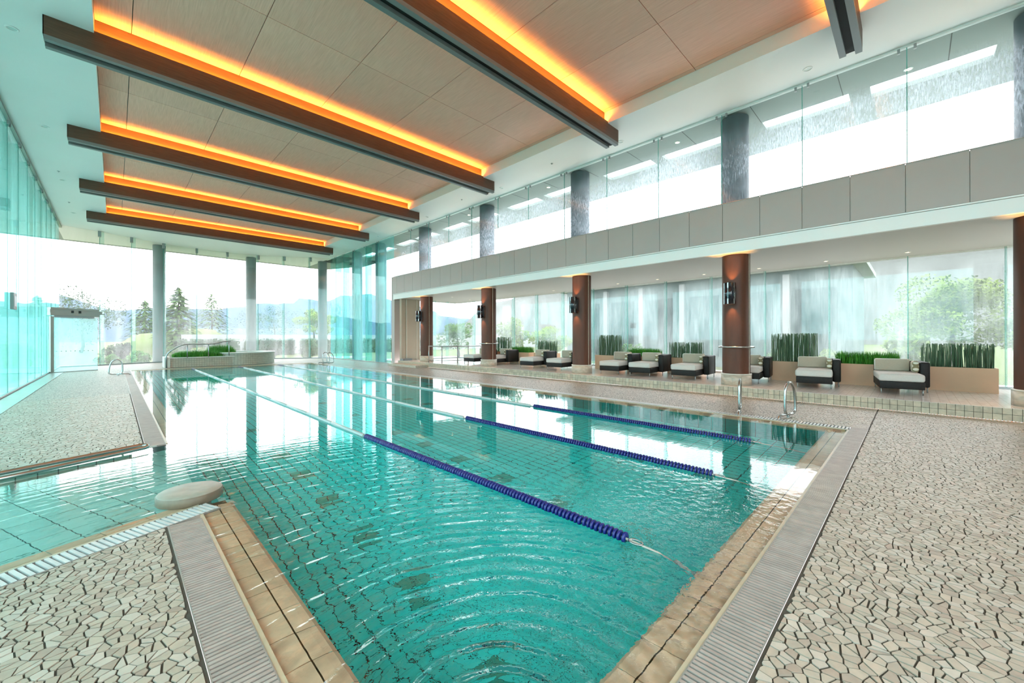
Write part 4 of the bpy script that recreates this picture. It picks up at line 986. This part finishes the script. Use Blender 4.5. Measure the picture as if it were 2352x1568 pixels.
# ---- glass partition on the deck
pa, pb_ = Vector((-1.86, 24.55, 0)), Vector((-0.54, 25.35, 0)); pang = math.atan2(pb_.y-pa.y, pb_.x-pa.x); plen = (pb_-pa).length
t = thing('glass_partition', 'frosted glass partition with a grey metal head rail on the deck', 'partition', tuple(pa), pang)
MB().box(0.10, plen, -0.006, 0.006, 0.02, 2.30).build('glass_panel', MT['g_part'], t)
MB().box(0, 0.10, -0.05, 0.05, 0.0, 2.30).build('post', MT['header'], t)
b = MB(); b.box(-0.03, plen+0.02, -0.10, 0.10, 2.34, 2.44); b.box(-0.03, plen+0.12, -0.08, 0.08, 2.44, 2.58); b.box(-0.03, plen-0.02, -0.11, 0.11, 2.58, 2.66)
hd = b.build('head_rail', MT['header'], t)
MB().box(0.10, plen-0.15, -0.06, 0.06, 2.26, 2.34).build('track', MT['steel_dark'], t)
for q in (0.62, 0.86): MB().box(q, q+0.07, -0.105, -0.08, 2.46, 2.56).build('sensor', MT['black'], hd)
for z in (2.46, 2.62): MB().box(plen+0.10, plen+0.24, -0.05, 0.05, z-0.02, z+0.02).build('track_end', MT['steel'], hd)
MB().box(-0.02, plen, -0.02, 0.02, 0.0, 0.03).build('floor_rail', MT['steel_dark'], t)
for k in range(9):
    MB().box(0.18+k*0.145, 0.22+k*0.145, -0.009, -0.006, 0.86, 0.885).build('marker_dot', MT['steel_dark'], t)
t = thing('door_closer', 'small dark box fixed on the side glass wall', 'door hardware', (XL+0.05, 16.35, 2.15))
MB().box(-0.03, 0.03, -0.24, 0.24, 0, 0.42).build('housing', MT['flange'], t); MB().box(0.03, 0.036, -0.18, 0.18, 0.08, 0.34).build('cover', MT['steel_dark'], t)

# ---- raised tub and planting bed at the far end
t = thing('raised_tub', 'raised mosaic tub with a stone cap and planting bed at the far end', 'tub', (4.0, 25.2, 0))
MB().prism([(-2.15, -0.35), (1.2, -0.35), (1.2, 0.75), (-2.15, 0.75)], 0, 0.44).build('bed_wall', MT['tub_tile'], t)
MB().box(-2.35, -2.15, -0.42, 0.8, 0, 0.50).build('end_block', MT['tub_cap'], t)
MB().box(-2.17, 1.2, -0.38, -0.22, 0.44, 0.48).build('bed_cap', MT['tub_cap'], t)
CR = 1.60
MB().lathe([(CR, 0.0), (CR, 0.60)], 0.95, 1.12, 56).build('tub_wall', MT['tub_tile'], t)
MB().lathe([(CR-0.30, 0.56), (CR-0.30, 0.655), (CR+0.04, 0.655), (CR+0.04, 0.60), (CR, 0.60)], 0.95, 1.12, 56).build('tub_cap', MT['tub_cap'], t)
MB().lathe([(0.0001, 0.58), (CR-0.30, 0.58)], 0.95, 1.12, 40).build('tub_water', MT['lens'], t)
def blades(x0, x1, y0, y1, z, h, n):
    g = MB()
    for k in range(n):
        x, y = random.uniform(x0, x1), random.uniform(y0, y1); a = random.uniform(0, 6.283); ln = random.uniform(.03, .10); u_, w_ = 2*(x-x0)/(x1-x0)-1, 2*(y-y0)/(y1-y0)-1; hh = h*random.uniform(.75, 1.08)*(1-0.45*u_**6)*(1-0.35*w_**4); wd = .012
        px, py = -math.sin(a)*wd, math.cos(a)*wd
        g.poly([(x-px, y-py, z), (x+px, y+py, z), (x+math.cos(a)*ln, y+math.sin(a)*ln, z+hh)])
    return g
g1 = blades(-2.0, 0.1, -0.2, 0.6, 0.44, 0.36, 3200)
g1.build('grass_clump', MT['blade'], t, kind='stuff')
blades(-0.62, 0.62, 0.5, 1.25, 0.44, 0.62, 2200).build('grass_clump', MT['blade'], t, kind='stuff')
t = thing('tub_handrail', 'thin bent steel handrail climbing beside the raised tub', 'handrail', (1.85, 24.75, 0))
def hp(px, pz, y=24.75): return (ray_x(px, y)-1.85, y-24.75, pz)
pts = [hp(382, 0.0), hp(382, 0.58), hp(386, 0.70), hp(394, 0.82), hp(408, 0.98), hp(422, 1.09), hp(434, 1.105), hp(460, 1.105), hp(490, 1.105), hp(505, 1.18), hp(518, 1.23), hp(530, 1.24)]
MB().tube(pts, 0.026, 8).build('top_rail', MT['steel_dark'], t)
for px, z in ((430, 1.10), (479, 1.10), (526, 1.23)): MB().tube([hp(px, 0.46 if px < 500 else 0.5), hp(px, z)], 0.022, 6).build('post', MT['steel_dark'], t)

# ================================================================== OUTSIDE
MB().box(-250, -2.0, -200, 600, -0.8, -0.35).box(14.65, 400, -200, 600, -0.8, -0.35).box(-2.0, 14.65, 31.2, 600, -0.8, -0.35).box(10.7, 14.65, 19.3, 31.2, -0.8, -0.35).box(-2.0, 14.65, -200, -5.4, -0.8, -0.35).build('ground', MT['lawn'], kind='structure', label='garden lawn outside the glass')
MB().box(14.6, 22, -12, 30, -0.345, -0.30).build('path', MT['path'], kind='structure', label='pale garden path outside the lounge')
MB().prism([(-8, 33.5), (4, 36), (16, 34), (16, 37), (4, 39), (-8, 36.5)], -0.349, -0.31).build('bounce_path_garden', MT['path'], kind='structure', label='pale path added outside the far glass to bounce light in')  # pale strip laid to throw skylight up through the far glass
MB().box(-14, -2.0, -12, 34, -0.349, -0.30).build('bounce_terrace', MT['path'], kind='structure', label='pale terrace added to bounce light through the side glass wall')  # unseen reflector, added to send light up to the ceiling
MB().box(XW+0.36, XG+0.3, YB, 19.5, ZB-0.009, ZB).build('floor_terrace_bounce', MT['white'], kind='structure', label='pale roof terrace sheet added to bounce light into the clerestory')  # white sheet on the lounge roof, added to bounce light indoors
# upper terrace: canopy with roof lights, columns
cpy = MB(); C0, C1, C2, C3, ZCN = XW+0.07, 11.72, 12.30, 13.62, 6.87
cpy.box(C0, C1, YB, 30, ZCN, ZCN+0.10); cpy.box(C2, C3, YB, 30, ZCN, ZCN+0.10)
ybar = []
for y in [-6.24]+COLY+[21.9, 26.6]:
    ybar += [(y+0.42, y+2.20), (y+2.56, y+4.25)]
prev = YB
for a, b in ybar:
    if a > prev: cpy.box(C1, C2, prev, min(a, 30), ZCN, ZCN+0.10)
    prev = max(prev, b)
    if prev > 30: break
cpy.box(C0, C3, 27.0, 30.0, ZCN, ZCN+0.10)
cpy.build('roof', MT['canopy'], kind='structure', label='grey canopy with roof lights over the terrace')
roof = bpy.data.objects['roof']
for k in range(15): MB().box(C0, C1, -3.0+1.612*k+0.87, -3.0+1.612*k+0.885, ZCN-0.004, ZCN+0.001).build('panel_joint', MT['groove'], roof)
for i, y in enumerate(COLY+[21.9]):
    t = thing('terrace_column', 'slate grey round column outside the clerestory, %s from the viewer' % ORD[i], 'column', (11.02, y, 4.6 if i < 5 else -0.35), 0, 'slate columns outside the clerestory')
    MB().lathe([(0.31, 0.02), (0.31, 6.84-(4.6 if i < 5 else -0.35))], 0, 0, 28).build('shaft', MT['terrace_col'], t)
    MB().lathe([(0.33, 0.0), (0.33, 0.05), (0.31, 0.06)], 0, 0, 28).build('base_ring', MT['steel_dark'], t)
t = thing('terrace_column', 'slate grey round column outside the tall corner glazing', 'column', (11.05, 25.2, -0.35), 0, 'slate columns outside the clerestory')
MB().lathe([(0.31, 0.02), (0.31, 7.2)], 0, 0, 28).build('shaft', MT['terrace_col'], t)
for i, (px, y) in enumerate(((366, 31.35), (577, 31.75), (741, 29.9))):
    t = thing('garden_column', ['green-grey round column outside the far glass, behind the deck ladder rail', 'green-grey round column outside the far glass, behind the tub', 'green-grey round column outside the far glass corner'][i], 'column', (ray_x(px, y), y, -0.35), 0, 'columns outside the far glass')
    MB().lathe([(0.30, 0.3), (0.30, 7.2)], 0, 0, 28).build('shaft', MT['far_col'], t)
    MB().lathe([(0.36, 0.0), (0.36, 0.30), (0.30, 0.34)], 0, 0, 28).build('base', MT['plinth'], t)
MB().prism([(-2.1, 29.1), (-0.55, 29.7), (0.65, 30.3), (2.0, 30.9), (3.55, 31.2), (5.1, 31.2), (6.75, 30.9), (8.1, 30.15), (9.45, 29.25), (10.62, 28.5), (13.6, 30.0), (12.0, 33.6), (-4.6, 33.6), (-4.6, 29.1)], 6.9, 7.05).box(-4.6, -2.05, -5, 29.1, 6.9, 7.05).build('roof_edge', MT['canopy'], kind='structure', label='canopy edge outside the far glass')
# hills
def hill(name, pts, y, depth, label):
    b = MB(); n = 60; xs0, xs1 = pts[0][0], pts[-1][0]; rows = 8; base = len(b.v)
    for r_ in range(rows+1):
        for k in range(n+1):
            x = xs0+(xs1-xs0)*k/n
            for (xa, za), (xb, zb) in zip(pts[:-1], pts[1:]):
                if xa <= x <= xb: u = (x-xa)/(xb-xa); u = u*u*(3-2*u); z = za+(zb-za)*u; break
            f = math.sin(r_/rows*math.pi)**0.8
            b.v.append((x+random.uniform(-.02, .02)*depth, y+(r_/rows-0.5)*depth, -1+z*f+ (mnoise.noise((x*0.05, r_*0.7, 3))*min(5, depth*0.03) if 0 < r_ < rows else 0)))
    for r_ in range(rows):
        for k in range(n):
            q = r_*(n+1)+k; b.f.append((q, q+1, q+n+2, q+n+1)); b.sm.append(True); b.mi.append(0)
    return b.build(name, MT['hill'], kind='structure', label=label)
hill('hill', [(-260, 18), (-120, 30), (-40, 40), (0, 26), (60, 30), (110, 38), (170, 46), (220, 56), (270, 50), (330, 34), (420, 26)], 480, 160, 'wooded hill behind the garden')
def mound(x0, x1, h, y, d, label):
    o = hill('lawn_mound', [(x0, 0.6), (x0+(x1-x0)*.25, h*.8), (x0+(x1-x0)*.6, h), (x1, 0.6)], y, d, label); o.data.materials[0] = MT['mound']; return o
mound(ray_x(215, 62), ray_x(590, 62), 3.6, 62, 16, 'yellow-green grass bank in the garden behind the tub')
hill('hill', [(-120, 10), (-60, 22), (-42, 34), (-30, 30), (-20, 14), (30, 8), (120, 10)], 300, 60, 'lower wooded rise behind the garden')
def sky_block_ridge(name, pts, x, depth, label):
    o = hill(name, pts, 0, depth, label); o.data.materials[0] = MT['sky_block_ridge']; o.rotation_euler = (0, 0, -math.pi/2); o.location = (x, 0, 0); return o
sky_block_ridge('hill', [(-160, 22), (-90, 32), (-40, 36), (-10, 35), (20, 37), (60, 34), (140, 40)], 150, 60, 'added rise blocking the bright sky outside the lounge')  # added to cover overbright sky behind the lounge glazing
# trees and shrubs
def leafmesh(rx, ry, rz_, n, size, mat, seed):
    rnd = random.Random(seed); g = MB()
    cl_ = []
    for k in range(14):
        while True:
            p = Vector((rnd.uniform(-1, 1), rnd.uniform(-1, 1), rnd.uniform(-1, 1)))
            if p.length < 0.8: break
        cl_.append((p, rnd.uniform(0.28, 0.45)))
    for k in range(n):
        c_, r_ = rnd.choice(cl_); d = Vector((rnd.gauss(0, 1), rnd.gauss(0, 1), rnd.gauss(0, 1))).normalized()*r_*rnd.uniform(0.6, 1)
        p = c_+d; p = Vector((p.x*rx, p.y*ry, p.z*rz_)); a = Vector((rnd.gauss(0, 1), rnd.gauss(0, 1), rnd.gauss(0, .7))).normalized(); b_ = a.orthogonal().normalized()
        s_ = size*rnd.uniform(.6, 1.3)
        g.poly([p-a*s_, p+b_*s_*.5, p+a*s_, p-b_*s_*.5])
    return g
def tree(x, y, h, r, mat, label, name='garden_tree', cat='tree', z0=-0.35, trunk=0.4, squash=0.5, n=2600, seed=1, group=None, leaf=0.13):
    t = thing(name, label, cat, (x, y, z0), 0, group)
    ch = h*(1-trunk)
    MB().tube([(0, 0, 0), (0.05*r, 0, h*trunk*0.6), (0.0, 0.05*r, h*trunk+ch*0.5)], [0.06*h**0.5, 0.05*h**0.5, 0.02*h**0.5], 8).build('trunk', MT['bark'], t)
    o = leafmesh(r, r, ch/2, n, leaf, mat, seed).build('crown', MT[mat], t, kind='stuff'); o.location = (0, 0, h*trunk+ch/2)
    return t
def conifer(x, y, h, r, label, seed):
    t = thing('conifer', label, 'tree', (x, y, -0.35), 0, 'conifers in the far garden')
    MB().tube([(0, 0, 0), (0, 0, h*0.9)], [0.18, 0.04], 8).build('trunk', MT['bark'], t)
    rnd = random.Random(seed); g = MB()
    for k in range(1800):
        u = rnd.random()**0.7; z = h*(1-u*0.93); rr = r*u**0.6*rnd.uniform(.4, 1); a = rnd.uniform(0, 6.283); p = Vector((rr*math.cos(a), rr*math.sin(a), z)); d = Vector((math.cos(a), math.sin(a), -.35)).normalized(); s_ = Vector((-math.sin(a), math.cos(a), 0)); l = .35*rnd.uniform(.6, 1.2)
        g.poly([p-d*l, p+s_*l*.4, p+d*l, p-s_*l*.4])
    g.build('crown', MT['leaf'], t, kind='stuff')
def at(px, y): return ray_x(px, y)
def at_x(px, x): return ray_xy(px, x)
conifer(at(410, 54.5), 54.5, 7.0, 2.5, 'pointed green conifer in the garden behind the tub handrail', 3)
conifer(at(333, 76), 76, 7.0, 3.0, 'short bluish conifer beyond the deck ladder rail', 4)
conifer(at(487, 88), 88, 9.6, 4.6, 'tall dark conifer just before the tub column', 5)
tree(at(720, 42), 42, 4.6, 2.2, 'leaf_lime', 'bright lime tree outside the far glass corner', seed=11)
tree(at(185, 70), 70, 8.5, 4.5, 'leaf_dark', 'dark tree seen over the glass partition', seed=12, trunk=0.15)
tree(at(630, 80), 80, 7.5, 6, 'leaf_dark', 'broad dark tree beyond the garden, past the tub column', seed=13, trunk=0.15)
def shrub(x, y, h, r, mat, label, seed, group, ry=None, z0=-0.35):
    t = thing('shrub', label, 'shrub', (x, y, z0), 0, group)
    MB().tube([(0, 0, 0), (0, 0, h*.6)], 0.03, 6).build('stem', MT['bark'], t)
    o = leafmesh(r, ry or r, h*.55, 1300, 0.09, mat, seed).build('foliage', MT[mat], t, kind='stuff'); o.location = (0, 0, h*.55)
for k, (px, y, h, r, mat) in enumerate(((274, 35.0, 1.5, 0.8, 'leaf_dark'), (250, 31.6, 0.75, 0.6, 'blade'), (315, 34, 0.9, 0.7, 'blade'), (398, 36, 1.0, 1.0, 'leaf'), (468, 38.5, 1.0, 1.1, 'leaf_lime'), (620, 35.5, 1.3, 0.8, 'leaf_dark'), (712, 33.0, 1.6, 0.8, 'leaf'))):
    shrub(at(px, y), y, h, r, mat, ['dark shrub outside the glass past the partition', 'low bright shrub at the foot of the far glass', 'low green shrub behind the deck ladder rail', 'round shrub behind the tub grass', 'yellow-green shrub behind the tub handrail', 'dark shrub past the column behind the tub', 'mid-green shrub at the far glass corner'][k], 20+k, 'shrubs outside the far glass')
for k in range(5):
    t = thing('hedge', 'clipped hedge block across the garden, %s counted from behind the tub' % ORD[k], 'hedge', (6.2+k*5.0, 46, -0.35), 0, 'hedge blocks across the garden')
    rnd = random.Random(k); g = MB(); g.box(-2.1, 2.1, -.45, .45, 0, 1.5)
    for q in range(700):
        p = Vector((rnd.uniform(-2.25, 2.25), rnd.choice((-.5, .5))*rnd.uniform(.8, 1.1), rnd.uniform(0, 1.65))); a = Vector((rnd.gauss(0, 1), rnd.gauss(0, 1), rnd.gauss(0, 1))).normalized(); b_ = a.orthogonal()*.1; g.poly([p-a*.14, p+b_, p+a*.14, p-b_])
    g.build('foliage', MT['leaf_dark'], t, kind='stuff')
MB().box(4.5, 60, 49, 49.4, -0.35, 1.75).build('wall_garden', MT['garden_wall'], kind='structure', label='pale garden wall beyond the hedges')
# outside the lounge and beside the corner glazing
tree(20.5, at_x(2195, 20.5), 3.75, 2.1, 'leaf_lime', 'spreading lime-green tree outside the end of the lounge', seed=31, n=11000, trunk=0.22, leaf=0.065)
tree(17.2, at_x(2090, 17.2), 2.1, 0.75, 'leaf_lime', 'small lime tree leaning from the spreading one', seed=32, n=1500, trunk=0.2, leaf=0.09)
tree(21.5, at_x(1275, 21.5), 2.6, 1.9, 'leaf_lime', 'yellow-green tree outside the lounge past the middle column', seed=33, n=2600, trunk=0.25, leaf=0.1)
tree(17.4, at_x(1185, 17.4), 2.9, 1.15, 'leaf_lime', 'yellow-green tree outside the lounge by the ringed column', seed=34, n=2200, trunk=0.25, leaf=0.1)
tree(18.5, at_x(1052, 18.5), 3.0, 1.8, 'leaf', 'green tree outside the far lounge corner', seed=35, n=2200, trunk=0.25, leaf=0.1)
for k, (px, h, r, mat) in enumerate(((1790, 1.5, .55, 'leaf'), (1905, 1.2, .6, 'leaf_lime'), (2035, 1.0, .5, 'leaf_lime'), (1450, 1.6, .6, 'leaf'), (1580, 1.3, .7, 'leaf_dark'))):
    shrub(16.6, at_x(px, 16.6), h, r, mat, ['green shrub outside behind the tall reeds by the ladder column', 'lime shrub outside behind the low end grass', 'lime shrub outside behind the end lounger', 'green shrub outside behind the grass between columns', 'dark shrub outside behind the medium reeds'][k], 50+k, 'shrubs outside the lounge')
bld = thing('grey_building', 'long grey garden building with dark openings outside the lounge', 'building', (25.0, 10.0, -0.35))
b = MB(); b.box(0, 6, -8, 9, 0, 5.2); b.build('wall', MT['facade'], bld)
for k in range(6):
    MB().box(-0.06, 0.0, -7.4+k*2.7, -5.7+k*2.7, 0.6, 4.2).build('window', MT['facade_dark'], bld)
    MB().box(-0.25, 0.05, -5.5+k*2.7, -5.2+k*2.7, 0, 5.0).build('pilaster', MT['garden_wall'], bld)
MB().box(-0.8, 6.5, -8.5, 9.5, 5.2, 5.45).build('roof_slab', MT['canopy'], bld)
